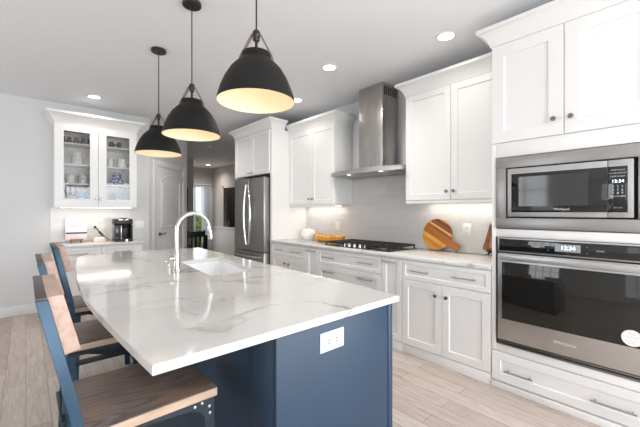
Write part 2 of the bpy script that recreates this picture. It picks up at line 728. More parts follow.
M['seatedge'] = wood_mat('pale_sawn_wood', (0.46, 0.32, 0.23), (0.60, 0.44, 0.33), (3, 20, 20), 0.55)
M['boardwood'] = wood_mat('pinkish_back_wood', (0.40, 0.26, 0.20), (0.54, 0.39, 0.31), (20, 3, 20), 0.5)
M['steel'] = steel('brushed_steel', (0.52, 0.515, 0.505), 0.40, 'Y')
M['steel_v'] = steel('brushed_steel_vertical', (0.50, 0.48, 0.455), 0.28, 'Z')
M['fridge'] = steel('dark_brushed_steel', (0.34, 0.335, 0.325), 0.36, 'Z')
M['chrome'] = plain('polished_nickel', (0.66, 0.655, 0.645), 0.22, metal=1.0)
M['handle'] = plain('satin_nickel', (0.42, 0.41, 0.40), 0.3, metal=1.0)
M['knob'] = plain('pewter_knob', (0.22, 0.21, 0.20), 0.35, metal=1.0)
M['blackglass'] = plain('black_glass', (0.010, 0.010, 0.010), 0.04, coat=0.3)
M['ovenglass'] = plain('smoked_oven_glass', (0.013, 0.012, 0.010), 0.05)
M['mwglass'] = plain('smoked_window_glass', (0.045, 0.045, 0.043), 0.06)
M['black'] = plain('black_plastic', (0.014, 0.014, 0.014), 0.4)
M['iron'] = plain('black_cast_iron', (0.014, 0.014, 0.015), 0.5, bump=0.3, bscale=300)
M['dark'] = plain('dark_gap', (0.01, 0.01, 0.01), 0.8)
M['pendant'] = plain('charcoal_shade_paint', (0.011, 0.0105, 0.0095), 0.55, bump=0.05, spec=0.22)
M['pendin'] = plain('cream_shade_lining', (0.86, 0.77, 0.62), 0.6)
M['leather'] = plain('tan_leather', (0.21, 0.155, 0.115), 0.6)
M['sink'] = plain('white_fireclay', (0.86, 0.87, 0.88), 0.15)
M['ceramic'] = plain('white_ceramic', (0.90, 0.89, 0.87), 0.2)
M['amber'] = speckle('amber_glazed_wood', (0.72, 0.30, 0.03), (0.85, 0.46, 0.07), 18, 0.5, 0.3)
M['cutboard'] = stripe_board_mat()
M['plate'] = speckle('patterned_red_plate', (0.30, 0.10, 0.035), (0.12, 0.085, 0.03), 30, 0.52, 0.3)
M['plate_red'] = plain('coral_red_glaze', (0.62, 0.13, 0.08), 0.3)
M['plastic'] = plain('white_plastic', (0.80, 0.80, 0.79), 0.35)
M['plastic_l'] = plain('bright_white_plastic', (0.56, 0.63, 0.69), 0.3)
M['led'] = emis('led_strip', (1.0, 0.95, 0.86), 7)
M['lens'] = emis('downlight_lens', (1.0, 0.97, 0.92), 14)
M['hoodlens'] = emis('hood_lamp_lens', (1.0, 0.95, 0.88), 2.5)
M['steel_d'] = steel('grey_brushed_steel', (0.36, 0.35, 0.338), 0.42, 'Y')
M['bulb'] = emis('warm_bulb', (1.0, 0.72, 0.42), 2)
M['display'] = emis('clock_digits', (0.82, 0.92, 1.0), 2.2)
M['screen'] = emis('clock_screen', (0.20, 0.22, 0.24), 0.5)
M['keys'] = plain('grey_key_print', (0.55, 0.56, 0.57), 0.5)
M['logo'] = plain('silver_print', (0.72, 0.72, 0.72), 0.4)
M['glass'] = glass_mat('clear_glass')
M['winglass'] = glass_mat('window_glass', refl=0.6)
M['curtain'] = curtain_mat()
M['door'] = plain('door_paint', (0.72, 0.725, 0.72), 0.4)
M['crock'] = speckle('brown_mottled_china', (0.30, 0.26, 0.24), (0.07, 0.05, 0.05), 50, 0.5, 0.2)
M['brown'] = plain('brown_glaze', (0.16, 0.10, 0.07), 0.3)
M['bluewhite'] = speckle('blue_and_white_china', (0.72, 0.74, 0.80), (0.05, 0.08, 0.28), 42, 0.50, 0.15)
M['blueband'] = plain('cobalt_glaze', (0.04, 0.065, 0.22), 0.2)
M['paleblue'] = speckle('pale_blue_china', (0.50, 0.66, 0.80), (0.12, 0.34, 0.58), 50, 0.50, 0.15)
M['stripechina'] = speckle('white_china_with_grey_marks', (0.90, 0.89, 0.86), (0.45, 0.43, 0.40), 55, 0.62, 0.2)
M['book'] = plain('pink_white_cover', (0.80, 0.70, 0.71), 0.4)
M['bookband'] = plain('navy_cover_band', (0.045, 0.045, 0.11), 0.4)
M['paper'] = plain('paper', (0.75, 0.73, 0.69), 0.8)
M['print'] = plain('mauve_print', (0.36, 0.24, 0.27), 0.6)
M['easelwood'] = plain('brown_easel_wood', (0.28, 0.14, 0.07), 0.5)
M['cream'] = plain('cream_wax', (0.90, 0.77, 0.66), 0.5)
M['smoke'] = plain('smoked_tank_plastic', (0.05, 0.052, 0.056), 0.12)
M['hedge'] = speckle('green_leaves', (0.10, 0.22, 0.03), (0.35, 0.42, 0.08), 9, 0.5, 0.7)
M['lawn'] = speckle('lawn', (0.16, 0.24, 0.06), (0.24, 0.30, 0.09), 3, 0.5, 0.9)
M['walnut'] = wood_mat('reddish_brown_wood', (0.10, 0.045, 0.025), (0.24, 0.11, 0.055), (3, 20, 20), 0.4)
M['darkroom'] = plain('dark_brown_wall', (0.12, 0.095, 0.08), 0.8)
M['photo'] = plain('grey_print_paper', (0.22, 0.22, 0.22), 0.6)

# ------------------------------------------------------------------ room shell
XW, YB, CEIL = 3.355, 5.77, 2.82
XL, YF = -3.2, -3.2
HX, HY = 4.85, 11.06
struct('floor', MB().box(XL - .1, 8, YF - .1, HY + .1, -0.1, 0), M['floor'])
struct('ceiling', MB().box(XL - .1, 8, YF - .1, HY + .1, CEIL, CEIL + .1), M['ceil'])
struct('wall_right', MB().box(XW, XW + .1, YF - .1, -2.85, 0, CEIL).box(XW, XW + .1, -.95, 5.35, 0, CEIL).box(XW, XW + .1, -2.85, -.95, 2.4, CEIL).box(XW, XW + .1, -2.85, -.95, 0, .3), M['wall'])
struct('wall_back', MB().box(XL, 1.468, YB, YB + .1, 0, CEIL), M['wall'])
wb = MB()
for a, b, c, d in ((YF, -2.45, 0, CEIL), (-2.45, -.75, 0, .55), (-2.45, -.75, 2.45, CEIL), (-.75, 2.15, 0, CEIL), (2.15, 3.85, 0, .55), (2.15, 3.85, 2.45, CEIL), (3.85, YB + .1, 0, CEIL)):
    wb.box(XL - .1, XL, a, b, c, d)
struct('wall_left', wb, M['wall'])
wb = MB()
for a, b, c, d in ((XL, -1.1, 0, CEIL), (-1.1, 3.1, 2.4, CEIL), (3.1, XW + .1, 0, CEIL), (-1.1, 3.1, 0, .3)):
    wb.box(a, b, YF - .1, YF, c, d)
struct('wall_front', wb, M['wall'])
# windows behind the camera (seen as reflections)
for i, (y0, y1) in enumerate(((-2.45, -.75), (2.15, 3.85))):
    w = MB()
    w.box(XL - .06, XL + .02, y0 - .08, y1 + .08, .47, .55).box(XL - .06, XL + .02, y0 - .08, y1 + .08, 2.45, 2.53)
    w.box(XL - .06, XL + .02, y0 - .08, y0, .55, 2.45).box(XL - .06, XL + .02, y1, y1 + .08, .55, 2.45)
    n = 4
    for k in range(1, n):
        yy = y0 + (y1 - y0) * k / n
        w.box(XL + .015, XL + .045, yy - .014, yy + .014, .55, 2.45)
    for k in range(1, 3):
        zz = .55 + 1.9 * k / 3
        w.box(XL + .015, XL + .045, y0, y1, zz - .014, zz + .014)
    struct('window_%d' % (i + 2), w, M['trim'])
w = MB()
for a in (-1.1, -.06, .98, 2.02, 3.06):
    w.box(a, a + .05, YF, YF + .04, .3, 2.4)
w.box(-1.1, 3.11, YF, YF + .04, 2.36, 2.44).box(-1.1, 3.11, YF, YF + .04, .26, .34)
struct('window_4', w, M['trim'])
w = MB()
for a in (-2.85, -1.925, -1.0):
    w.box(XW - .04, XW, a, a + .05, .3, 2.4)
w.box(XW - .04, XW, -2.85, -.95, 2.36, 2.44).box(XW - .04, XW, -2.85, -.95, .26, .34)
struct('window_5', w, M['trim'])  # unseen window, added only to let in fill from the right

# diagonal pantry wall with its door
DX, DY = 1.468, YB
s2 = math.sqrt(.5)
DL = 1.315


def dg(t, n):  # t along the wall, n behind its face
    return (DX + t * s2 - n * s2, DY + t * s2 + n * s2)


struct('wall_diagonal', MB().prism([dg(0, 0), dg(DL, 0), dg(DL, .12), dg(0, .12)], 0, CEIL), M['wall'])
struct('wall_pantry_side', MB().box(dg(DL, 0)[0] - .12, dg(DL, 0)[0] - .005, dg(DL, .12)[1] + .005, 9.46, 0, CEIL), M['hallwall'])
d1 = bpy.data.objects.new('door_1', None)
COL.objects.link(d1)
d1.location = (DX, DY, 0)
d1.rotation_euler = (0, 0, PI / 4)
d1['kind'] = 'structure'
O0 = (0, 0, 0)
dm = MB().box(.205, 1.095, -.012, -.001, .01, 2.085, .003)
for (a0, a1, z0, z1, arch) in ((.33, .97, 1.07, 1.86, .10), (.33, .97, .22, .90, 0)):
    pts = [(a0, z0), (a1, z0), (a1, z1)]
    if arch:
        for k in range(1, 12):
            q = k / 12
            pts.append((a1 + (a0 - a1) * q, z1 + arch * math.sin(PI * q)))
    pts.append((a0, z1))
    loop = [(a, -.013, z) for a, z in pts] + [(a0, -.013, z0), (a1, -.013, z0)]
    dm.tube(loop, .014, 6)
    ca, cz = (a0 + a1) / 2, (z0 + z1) / 2
    dm.prism([(ca + (a - ca) * .84, cz + (z - cz) * .88) for a, z in pts], -.019, -.010, 'XZ', .004)
dm.build('door_panel', M['door'], d1, origin=O0)
dm = MB()
for a0, a1, z0, z1 in ((.085, .195, 0, 2.19), (1.105, 1.215, 0, 2.19), (.195, 1.105, 2.095, 2.19)):
    dm.box(a0, a1, -.022, -.001, z0, z1, .005)
dm.build('door_casing', M['trim'], d1, origin=O0)
dm = MB().lathe([(0, 0), (.032, 0), (.032, .012), (.012, .016), (.012, .05), (0, .05)], (.285, -.012, .955), 16, '-Y')
dm.tube([(.285, -.058, .955), (.33, -.058, .957), (.39, -.055, .962), (.41, -.052, .968)], .010, 8)
dm.build('door_handle', M['knob'], d1, origin=O0)
dm = MB()
for z in (.3, 1.1, 1.9):
    dm.box(1.092, 1.108, -.018, -.010, z, z + .09)
dm.build('door_hinge', M['handle'], d1, origin=O0)

# hall and dining end
struct('wall_hall_return', MB().box(XW + .1, HX + .1, 5.25, 5.35, 0, CEIL), M['hallwall'])
hw = MB()
for a, b, c, d in ((5.35, HY + .1, 0, .80), (5.35, HY + .1, 2.10, CEIL), (10.22, HY + .1, .80, 2.10), (5.35, 8.7, .80, 2.10)):
    hw.box(HX, HX + .1, a, b, c, d)
struct('wall_hall_right', hw, M['hallwall'])
struct('trim_1', MB().box(HX - .02, HX - .001, 5.36, HY - .005, 0, .80).box(HX - .05, HX + .11, 8.7, HY - .005, .801, .835, .006), M['trim'])
struct('trim_2', MB().box(HX - .02, HX - .001, 10.22, 10.30, .836, 2.17).box(HX - .02, HX - .001, 8.6, 10.30, 2.10, 2.18), M['hallwall'])
hw = MB()
WX0, WX1 = 3.75, 4.70
for a, b, c, d in ((3.57, WX0, 0, CEIL), (WX1, HX + .1, 0, CEIL), (WX0, WX1, 0, .12), (WX0, WX1, 2.17, CEIL)):
    hw.box(a, b, HY, HY + .1, c, d)
struct('wall_hall_far', hw, M['hallwall'])
struct('wall_hall_stub', MB().box(2.28, 3.57, 9.47, 9.57, 0, CEIL).box(3.47, 3.57, 9.57, HY + .1, 0, CEIL), M['hallwall'])
w1 = bpy.data.objects.new('window_1', None)
COL.objects.link(w1)
w1.location = ((WX0 + WX1) / 2, HY, .12)
w1['kind'] = 'structure'
m = MB()
for a, b, c, d in ((WX0 - .07, WX0, .12, 2.27), (WX1, WX1 + .1, .12, 2.27), (WX0, WX1, 2.17, 2.27), (WX0, WX1, .05, .12)):
    m.box(a, b, HY - .02, HY + .05, c, d)
m.box(4.20, 4.24, HY, HY + .05, .12, 2.17)
m.build('window_frame', M['trim'], w1)
MB().box(WX0, WX1, HY + .02, HY + .025, .12, 2.17).build('window_pane', M['winglass'], w1)
struct('wall_side_room', MB().box(6.9, 7, 7.5, 12, 0, CEIL).box(HX + .1, 7, 7.4, 7.5, 0, CEIL).box(HX + .1, 7, 12, 12.1, 0, CEIL), M['darkroom'])
struct('ground', MB().box(0, 9, HY + .12, 24, -.3, -.15), M['lawn'])

# baseboards
struct('baseboard_back', MB().box(XL, .225, YB - .016, YB - .001, 0, .13, .004), M['trim'])
struct('baseboard_diagonal', MB().prism([dg(0.03, -.016), dg(.08, -.016), dg(.08, -.001), dg(0.03, -.001)], 0, .13), M['trim'])
# tiled splashbacks
struct('backsplash_range', MB().box(XW - .012, XW - .001, 1.04, 4.108, .921, 1.76), M['tile_x'])
struct('backsplash_hutch', MB().box(.245, 1.20, YB - .012, YB - .001, .915, 1.394), M['tile_y'])

# ------------------------------------------------------------------ joinery helpers
RAIL = .062


def shaker(mb, face, plane, a0, a1, z0, z1, rail=RAIL, rec=.010, th=.02):
    mb.panel(face, plane, a0, a1, z0, z1, [(0, 0), (0, th - .0025), (.0025, th), (rail, th), (rail + .006, th - rec)])


def slab(mb, face, plane, a0, a1, z0, z1, th=.02):
    mb.panel(face, plane, a0, a1, z0, z1, [(0, 0), (0, th - .003), (.003, th)])


def front(name, face, plane, rect, mat, parent, rail=RAIL, kind='shaker'):
    mb = MB()
    g = .0022
    a0, a1, z0, z1 = rect
    (shaker if kind == 'shaker' else slab)(mb, face, plane, a0 + g, a1 - g, z0 + g, z1 - g, **({'rail': rail} if kind == 'shaker' else {}))
    return mb.build(name, mat, parent)


def pull(face, plane, a0, a1, z, parent, mat=None):
    """bar handle, horizontal"""
    mb = MB()

    def P(a, d, zz):
        return (plane - d, a, zz) if face == 'x' else (a, plane - d, zz)
    mb.tube([P(a0, .030, z), P(a1, .030, z)], .0058, 10)
    for a in (a0 + .022, a1 - .022):
        mb.tube([P(a, 0, z), P(a, .030, z)], .0045, 8)
    return mb.build('handle', mat or M['handle'], parent)


def knob(face, plane, a, z, parent, mat=None):
    mb = MB()
    prof = [(0, 0), (.009, 0), (.006, .006), (.006, .014), (.014, .020), (.0165, .026), (.013, .031), (0, .033)]
    if face == 'x':
        mb.lathe(prof, (plane, a, z), 18, '-X')
    else:
        mb.lathe(prof, (a, plane, z), 18, '-Y')
    return mb.build('knob', mat or M['knob'], parent)


def crown(mb, pts, z0, big=1.0):
    """pts: (x, y, ox, oy) along the front and returns, wall ends included"""
    prof = [(0.0, 0), (.012, 0), (.014, .022), (.020, .030), (.028, .052), (.052, .084), (.070, .096), (.076, .100), (.088, .104), (.088, .132), (.080, .136)]
    b = bmesh.new()
    rings = [[b.verts.new((x + ox * o * big, y + oy * o * big, z0 + h * big)) for x, y, ox, oy in pts] for o, h in prof]
    for p, q in zip(rings[:-1], rings[1:]):
        for i in range(len(pts) - 1):
            b.faces.new((p[i], p[i + 1], q[i + 1], q[i]))
    b.faces.new(rings[-1])
    b.faces.new(rings[0])
    for k in (0, len(pts) - 1):
        b.faces.new([r[k] for r in rings])
    mb.add(b)


W = M['white']
XF = 2.69          # carcass fronts of the base units; door faces stand 20 mm proud

# ------------------------------------------------------------------ tall oven cabinet
TY0, TY1 = .115, 1.037
oc = thing('oven_cabinet', 'tall white cabinet housing the microwave and wall oven, crown on top', 'cabinet', (3.0, .576, 0))
m = MB()
m.box(XF, XW - .002, TY1 - .020, TY1, 0, 2.59).box(XF, XW - .002, TY0, TY0 + .020, 0, 2.59)
m.box(XF, XW - .002, TY0 + .02, TY1 - .02, .025, .055).box(XF, XW - .002, TY0 + .02, TY1 - .02, .275, .292)
m.box(XF, XW - .002, TY0 + .02, TY1 - .02, 1.147, 1.205).box(XF, XW - .002, TY0 + .02, TY1 - .02, 1.742, 2.59)
m.build('cabinet_body', W, oc)
# face frame around the appliances
m = MB()
m.box(XF - .016, XF - .0005, TY1 - .030, TY1, .29, 1.845, .002).box(XF - .016, XF - .0005, TY0, TY0 + .03, .29, 1.845, .002)
m.box(XF - .016, XF - .0005, TY0 + .03, TY1 - .03, 1.146, 1.206, .002).box(XF - .016, XF - .0005, TY0 + .03, TY1 - .03, 1.740, 1.845, .002)
m.box(XF - .016, XF - .0005, TY0 + .03, TY1 - .03, .284, .340, .002)
m.build('face_frame', W, oc)
yc = (TY0 + TY1) / 2 + .004
for a0, a1, ky in ((yc, TY1, yc + .055), (TY0, yc, yc - .040)):
    d = front('door', 'x', XF, (a0, a1, 1.850, 2.588), W, oc, rail=.085)
    knob('x', XF - .02, ky, 1.958, d)
d = front('drawer', 'x', XF, (TY0, TY1, .060, .280), W, oc, rail=.058)
pull('x', XF - .012, .758, .941, .152, d)
pull('x', XF - .012, .225, .442, .152, d)
m = MB()
crown(m, [(2.918, TY1, 0, 1), (XF - .004, TY1, -1, 1), (XF - .004, TY0, -1, -1), (2.918, TY0, 0, -1)], 2.59)
m.build('crown_moulding', W, oc)
m = MB().box(XF - .022, XF - .0005, TY0, TY1 + .004, 0.0, .052, .004)
m.build('plinth', W, oc)

# ------------------------------------------------------------------ microwave
mw = thing('microwave', 'built-in stainless microwave with dark window, set above the wall oven', 'microwave', (2.9, .576, 1.208))
m = MB()
MY0, MY1, MZ0, MZ1 = .150, 1.003, 1.212, 1.735
IY0, IY1, IZ0, IZ1 = .222, .932, 1.288, 1.656
P1 = XF - .017
for a, b, c, d in ((MY0, MY1, MZ0, IZ0), (MY0, MY1, IZ1, MZ1), (MY0, IY0, IZ0, IZ1), (IY1, MY1, IZ0, IZ1)):
    m.box(P1 - .010, P1, a, b, c, d, .0015)
m.build('trim_frame', M['steel_d'], mw)
MB().box(XF + .01, XW - .05, IY0 + .005, IY1 - .005, IZ0 + .005, IZ1 - .005).build('oven_box', M['dark'], mw)
D0 = P1 - .004
m = MB()
m.box(D0 - .014, XF + .012, .357, .920, 1.298, 1.647, .003)
dr = m.build('door', M['steel'], mw)
MB().box(D0 - .0155, D0 - .0140, .358, .893, 1.330, 1.607, .0006).build('glass', M['blackglass'], dr)
MB().box(D0 - .0162, D0 - .0155, .449, .845, 1.373, 1.583).build('window', M['mwglass'], dr)
text('logo_text', 'Whirlpool', .021, (D0 - .0160, .590, 1.351), 'x', M['logo'], dr)
m = MB().box(D0 - .014, XF + .012, .240, .355, 1.298, 1.647, .003)
cp = m.build('control_panel', M['steel'], mw)
MB().box(D0 - .0155, D0 - .0140, .266, .354, 1.330, 1.607, .0006).build('panel_glass', M['blackglass'], cp)
yk = [.338, .322, .306, .290, .274]
for r, (z, row, sz) in enumerate(((1.584, 'TIMER COOK', .011), (1.566, 'POWER DEFROST', .010), (1.546, 'KEEP WARM', .012), (1.486, '1  2  3', .019), (1.466, '4  5  6', .019), (1.446, '7  8  9', .019), (1.426, 'ON 0 OFF', .016), (1.358, 'ADD 30 SEC', .008))):
    text('key_text', row, sz, (D0 - .0160, .310, z), 'x', M['keys'], cp)
text('clock_text', '12:34', .026, (D0 - .0160, .310, 1.517), 'x', M['display'], cp)

# ------------------------------------------------------------------ wall oven
ov = thing('wall_oven', 'stainless single wall oven with wide black glass door below the microwave', 'oven', (2.9, .576, .343))
MB().box(XF + .01, XW - .05, TY0 + .03, TY1 - .03, .293, 1.135).build('oven_box', M['dark'], ov)
OY0, OY1 = .148, .988
m = MB().box(XF - .035, XF + .009, OY0, OY1, 1.036, 1.1435, .003)
cpn = m.build('control_panel', M['steel'], ov)
MB().box(XF - .0368, XF - .0350, OY0 + .012, OY1 - .012, 1.047, 1.134, .0006).build('panel_glass', M['blackglass'], cpn)
MB().box(XF - .0375, XF - .0368, .488, .626, 1.069, 1.119).build('display', M['screen'], cpn)
text('clock_text', '12:34', .037, (XF - .038, .555, 1.094), 'x', M['display'], cpn)
for y, z, s in ((.735, 1.090, 'BAKE'), (.665, 1.108, '<'), (.665, 1.072, '>'), (.455, 1.108, '^'), (.455, 1.072, 'o'), (.390, 1.088, 'START')):
    text('key_text', s, .014, (XF - .0373, y, z), 'x', M['keys'], cpn)
m = MB().box(XF - .035, XF + .009, OY0, OY1, .384, 1.028, .003)
od = m.build('door', M['steel'], ov)
MB().box(XF - .0368, XF - .0350, OY0 + .030, OY1 - .030, .540, .963, .0006).build('glass', M['ovenglass'], od)
m = MB().box(XF - .092, XF - .078, OY0 + .025, OY1 - .036, .984, 1.024, .005, 3)
m.box(XF - .080, XF - .034, OY0 + .04, OY0 + .07, .988, 1.020, .003).box(XF - .080, XF - .034, OY1 - .08, OY1 - .05, .988, 1.020, .003)
m.build('handle', M['steel'], od)
stk = MB().lathe([(0, 0), (.048, 0), (.048, .0006), (0, .0006)], (XF - .0369, .247, .594), 32, '-X').build('sticker', M['ceramic'], od)
for z, s, sz in ((0.616, 'PRO', .014), (0.598, 'CONVECT', .013), (0.580, 'SAFE & CLEAN', .009), (0.565, 'OVEN', .010)):
    text('sticker_text', s, sz, (XF - .0378, .247, z), 'x', M['keys'], stk, extrude=.0002)
text('logo_text', 'Whirlpool', .030, (XF - .0354, .572, .462), 'x', M['logo'], od)
m = MB()
for k in range(2):
    m.box(XF - .028 + .004 * k, XF + .009, OY0, OY1, .345 + .019 * k, .358 + .019 * k, .002)
m.box(XF + .0, XF + .009, OY0, OY1, .343, .380)
m.build('vent_strip', M['knob'], ov)

# ------------------------------------------------------------------ base units along the range wall
ZT = .889


def base_unit(name, label, y0, y1):
    t = thing(name, label, 'cabinet', ((XF + XW) / 2, (y0 + y1) / 2, 0), 'base units under the range worktop')
    MB().box(XF, XW - .014, y0 + .0005, y1 - .0005, .03, ZT).build('cabinet_body', W, t)
    MB().box(XF - .014, XF - .0005, y0 + .0005, y1 - .0005, 0.0, .086, .003).build('plinth', W, t)
    return t


t = base_unit('base_cabinet', 'white two-door base cabinet with one wide drawer beside the oven cabinet', 1.042, 1.848)
d = front('drawer', 'x', XF, (1.044, 1.846, .705, .880), W, t, rail=.034)
pull('x', XF - .012, 1.566, 1.747, .790, d)
pull('x', XF - .012, 1.153, 1.345, .790, d)
for a0, a1, k in ((1.445, 1.846, 1.495), (1.044, 1.445, 1.395)):
    d = front('door', 'x', XF, (a0, a1, .092, .698), W, t)
    knob('x', XF - .02, k, .606, d)
t = base_unit('pull_out_cabinet', 'narrow white pull-out cabinet with one door, between drawers and double doors', 1.848, 2.096)
d = front('door', 'x', XF, (1.850, 2.094, .092, .880), W, t, rail=.055)
pull('x', XF - .02, 1.895, 2.065, .846, d)
t = base_unit('drawer_cabinet', 'wide white three-drawer cabinet directly under the gas cooktop', 2.096, 3.058)
for z0, z1 in ((.705, .880), (.400, .698), (.092, .393)):
    d = front('drawer', 'x', XF, (2.098, 3.056, z0, z1), W, t, rail=.034 if z0 > .7 else .055)
    zp = .795 if z0 > .7 else z1 - .075
    pull('x', XF - .012, 2.769, 2.963, zp, d)
    pull('x', XF - .012, 2.20, 2.40, zp, d)
t = base_unit('pull_out_cabinet', 'narrow white fluted pull-out cabinet on the fridge side of the cooktop drawers', 3.058, 3.292)
d = front('door', 'x', XF, (3.060, 3.290, .092, .880), W, t, rail=.055)
pull('x', XF - .02, 3.085, 3.268, .846, d)
t = base_unit('base_cabinet', 'white base cabinet with one drawer and two doors next to the refrigerator panel', 3.292, 4.108)
d = front('drawer', 'x', XF, (3.294, 4.080, .715, .880), W, t, rail=.034)
pull('x', XF - .012, 3.789, 3.973, .800, d)
pull('x', XF - .012, 3.391, 3.607, .800, d)
for a0, a1, k in ((3.688, 4.080, 3.735), (3.294, 3.688, 3.640)):
    d = front('door', 'x', XF, (a0, a1, .092, .708), W, t)
    knob('x', XF - .02, k, .622, d)

tag(MB().box(2.655, XW - .013, 1.0385, 4.1085, .890, .920, .003).build('worktop', M['quartz'], None, origin=(3.0, 2.57, .890)),
    'long white quartz worktop along the range wall under the hood', 'countertop')

# ------------------------------------------------------------------ refrigerator and its surround
fc = thing('refrigerator_surround', 'white cabinet with tall side panels built around and above the refrigerator', 'cabinet', (3.0, 4.67, 0))
m = MB()
m.box(XF, XW - .002, 4.110, 4.150, 0, 2.56).box(XF, XW - .002, 5.185, 5.215, 0, 2.56)
m.box(XF, XW - .002, 4.150, 5.185, 1.90, 2.56)
m.build('cabinet_body', W, fc)
for a0, a1, k in ((4.67, 5.213, 4.715), (4.152, 4.67, 4.625)):
    d = front('door', 'x', XF, (a0, a1, 1.902, 2.555), W, fc)
    pull('x', XF - .02, k - .035, k + .035, 1.945, d)
m = MB()
crown(m, [(2.918, 5.215, 0, 1), (XF - .004, 5.215, -1, 1), (XF - .004, 4.110, -1, -1), (2.918, 4.110, 0, -1)], 2.56)
m.build('crown_moulding', W, fc)

fr = thing('refrigerator', 'dark stainless french-door refrigerator with curved handles in a white surround', 'refrigerator', (3.0, 4.63, 0))
FY0, FY1 = 4.172, 5.085
FXB, FXD = 2.680, 2.600
MB().box(FXB, XW - .03, FY0 + .004, FY1 - .004, .02, 1.83, .006).build('fridge_body', M['knob'], fr)
yg = 4.612


def door_with_bulge(y0, y1, z0, z1, mat, name):
    b = MB()
    n = 10
    poly = [(FXB - .002, y0), (FXD + .012, y0)]
    for k in range(n + 1):
        q = k / n
        yy = y0 + .006 + (y1 - y0 - .012) * q
        poly.append((FXD - .008 * math.sin(PI * q), yy))
    poly += [(FXD + .012, y1), (FXB - .002, y1)]
    b.prism(poly, z0, z1, 'XY', .003)
    return b.build(name, mat, fr)


dl = door_with_bulge(yg + .003, FY1, .735, 1.845, M['fridge'], 'door')
drr = door_with_bulge(FY0, yg - .003, .735, 1.845, M['fridge'], 'door')
dz = door_with_bulge(FY0, FY1, .06, .722, M['fridge'], 'freezer_drawer')
for yy, dd in ((yg + .045, dl), (yg - .045, drr)):
    pts = []
    s = 1 if yy > yg else -1
    for k in range(15):
        q = k / 14
        pts.append((FXD - .030 - .014 * math.sin(PI * q), yy - s * .016 + s * (.055 if s > 0 else .085) * math.sin(PI * q), .825 + .925 * q))
    m = MB().tube(pts, .013, 10)
    m.tube([(FXD, yy - s * .016, .835), pts[0]], .012, 8).tube([(FXD, yy - s * .016, 1.74), pts[-1]], .012, 8)
    m.build('handle', M['chrome'], dd)
pts = [(FXD - .030 - .03 * math.sin(PI * k / 14), FY0 + .06 + (FY1 - FY0 - .12) * k / 14, .655) for k in range(15)]
m = MB().tube(pts, .013, 10).tube([(FXD, FY0 + .07, .655), pts[0]], .012, 8).tube([(FXD, FY1 - .07, .655), pts[-1]], .012, 8)
m.build('handle', M['chrome'], dz)
for a0 in (FY0 + .01, FY1 - .09):
    MB().box(FXB - .06, FXB + .06, a0, a0 + .08, 1.846, 1.862, .004).build('hinge_cover', M['black'], fr)

# ------------------------------------------------------------------ wall cabinets
WXF = 3.025


def wall_unit(label, y0, y1, z0, z1, knobs):
    t = thing('upper_cabinet', label, 'cabinet', ((WXF + XW) / 2, (y0 + y1) / 2, z0), 'wall cabinets either side of the hood')
    MB().box(WXF, XW - .0135, y0, y1, z0, z1).build('cabinet_body', W, t)
    yc = (y0 + y1) / 2 + knobs
    for a0, a1, k in ((yc, y1, yc + .035), (y0, yc, yc - .035)):
        d = front('door', 'x', WXF, (a0, a1, z0 + .002, z1 - .002), W, t)
        knob('x', WXF - .02, k, z0 + .085, d)
    m = MB()
    m.box(WXF - .016, WXF + .002, y0, y1, z0 - .030, z0 - .0005, .004)
    m.build('light_rail', W, t)
    return t


tl = wall_unit('white two-door wall cabinet between refrigerator and range hood', 3.120, 4.1085, 1.428, 2.50, -.03)
m = MB()
crown(m, [(XW - .0135, 4.1085, 0, 0), (WXF - .004, 4.1085, -1, 0), (WXF - .004, 3.120, -1, -1), (XW - .0135, 3.120, 0, -1)], 2.50)
m.build('crown_moulding', W, tl)
tr = wall_unit('white two-door wall cabinet between range hood and tall oven cabinet', 1.0385, 2.034, 1.445, 2.545, 0)
m = MB()
crown(m, [(XW - .0135, 2.034, 0, 1), (WXF - .004, 2.034, -1, 1), (WXF - .004, 1.0385, -1, 0), (XW - .0135, 1.0385, 0, 0)], 2.545)
m.build('crown_moulding', W, tr)


def led_bar(name, label, x0, x1, y0, y1, z, power):
    t = thing(name, label, 'light', ((x0 + x1) / 2, (y0 + y1) / 2, z - .014), 'strip lights under the cabinets')
    MB().box(x0, x1, y0, y1, z - .012, z - .0005, .002).build('housing', M['plastic'], t)
    MB().box(x0 + .005, x1 - .005, y0 + .005, y1 - .005, z - .0145, z - .0122).build('diffuser', M['led'], t)
    a = area('strip_lamp', ((x0 + x1) / 2, (y0 + y1) / 2, z - .018), (0, 0, -1), x1 - x0, y1 - y0, power, (1.0, .95, .87))
    return t


led_bar('strip_light', 'slim strip light under the wall cabinet next to the refrigerator', 3.24, 3.275, 3.25, 4.02, 1.4275, 1.0)
led_bar('strip_light', 'slim strip light under the wall cabinet next to the oven cabinet', 3.24, 3.275, 1.12, 1.95, 1.4445, 1.2)

# ------------------------------------------------------------------ range hood
hd = thing('range_hood', 'stainless chimney range hood on the tiled wall above the cooktop', 'range hood', (3.2, 2.55, 1.74))
HYA, HYB = 2.045, 3.108
m = MB()
pl = [(XW - .0135, HYA), (2.94, HYA)]
for k in range(1, 12):
    q = k / 12
    pl.append((2.94 - .075 * math.sin(PI * q), HYA + (HYB - HYA) * q))
pl += [(2.94, HYB), (XW - .0135, HYB)]
m.prism(pl, 1.780, 1.830, 'XY', .004)
b = bmesh.new()
lo = [b.verts.new(p) for p in ((2.95, 2.15, 1.832), (2.95, 2.99, 1.832), (XW - .0135, 2.99, 1.832), (XW - .0135, 2.15, 1.832))]
hi = [b.verts.new(p) for p in ((3.03, 2.35, 1.862), (3.03, 2.75, 1.862), (XW - .0135, 2.75, 1.862), (XW - .0135, 2.35, 1.862))]
for i in range(4):
    j = (i + 1) % 4
    b.faces.new((lo[i], lo[j], hi[j], hi[i]))
b.faces.new(hi)
b.faces.new(lo)
m.add(b)
m.build('canopy', M['steel'], hd)
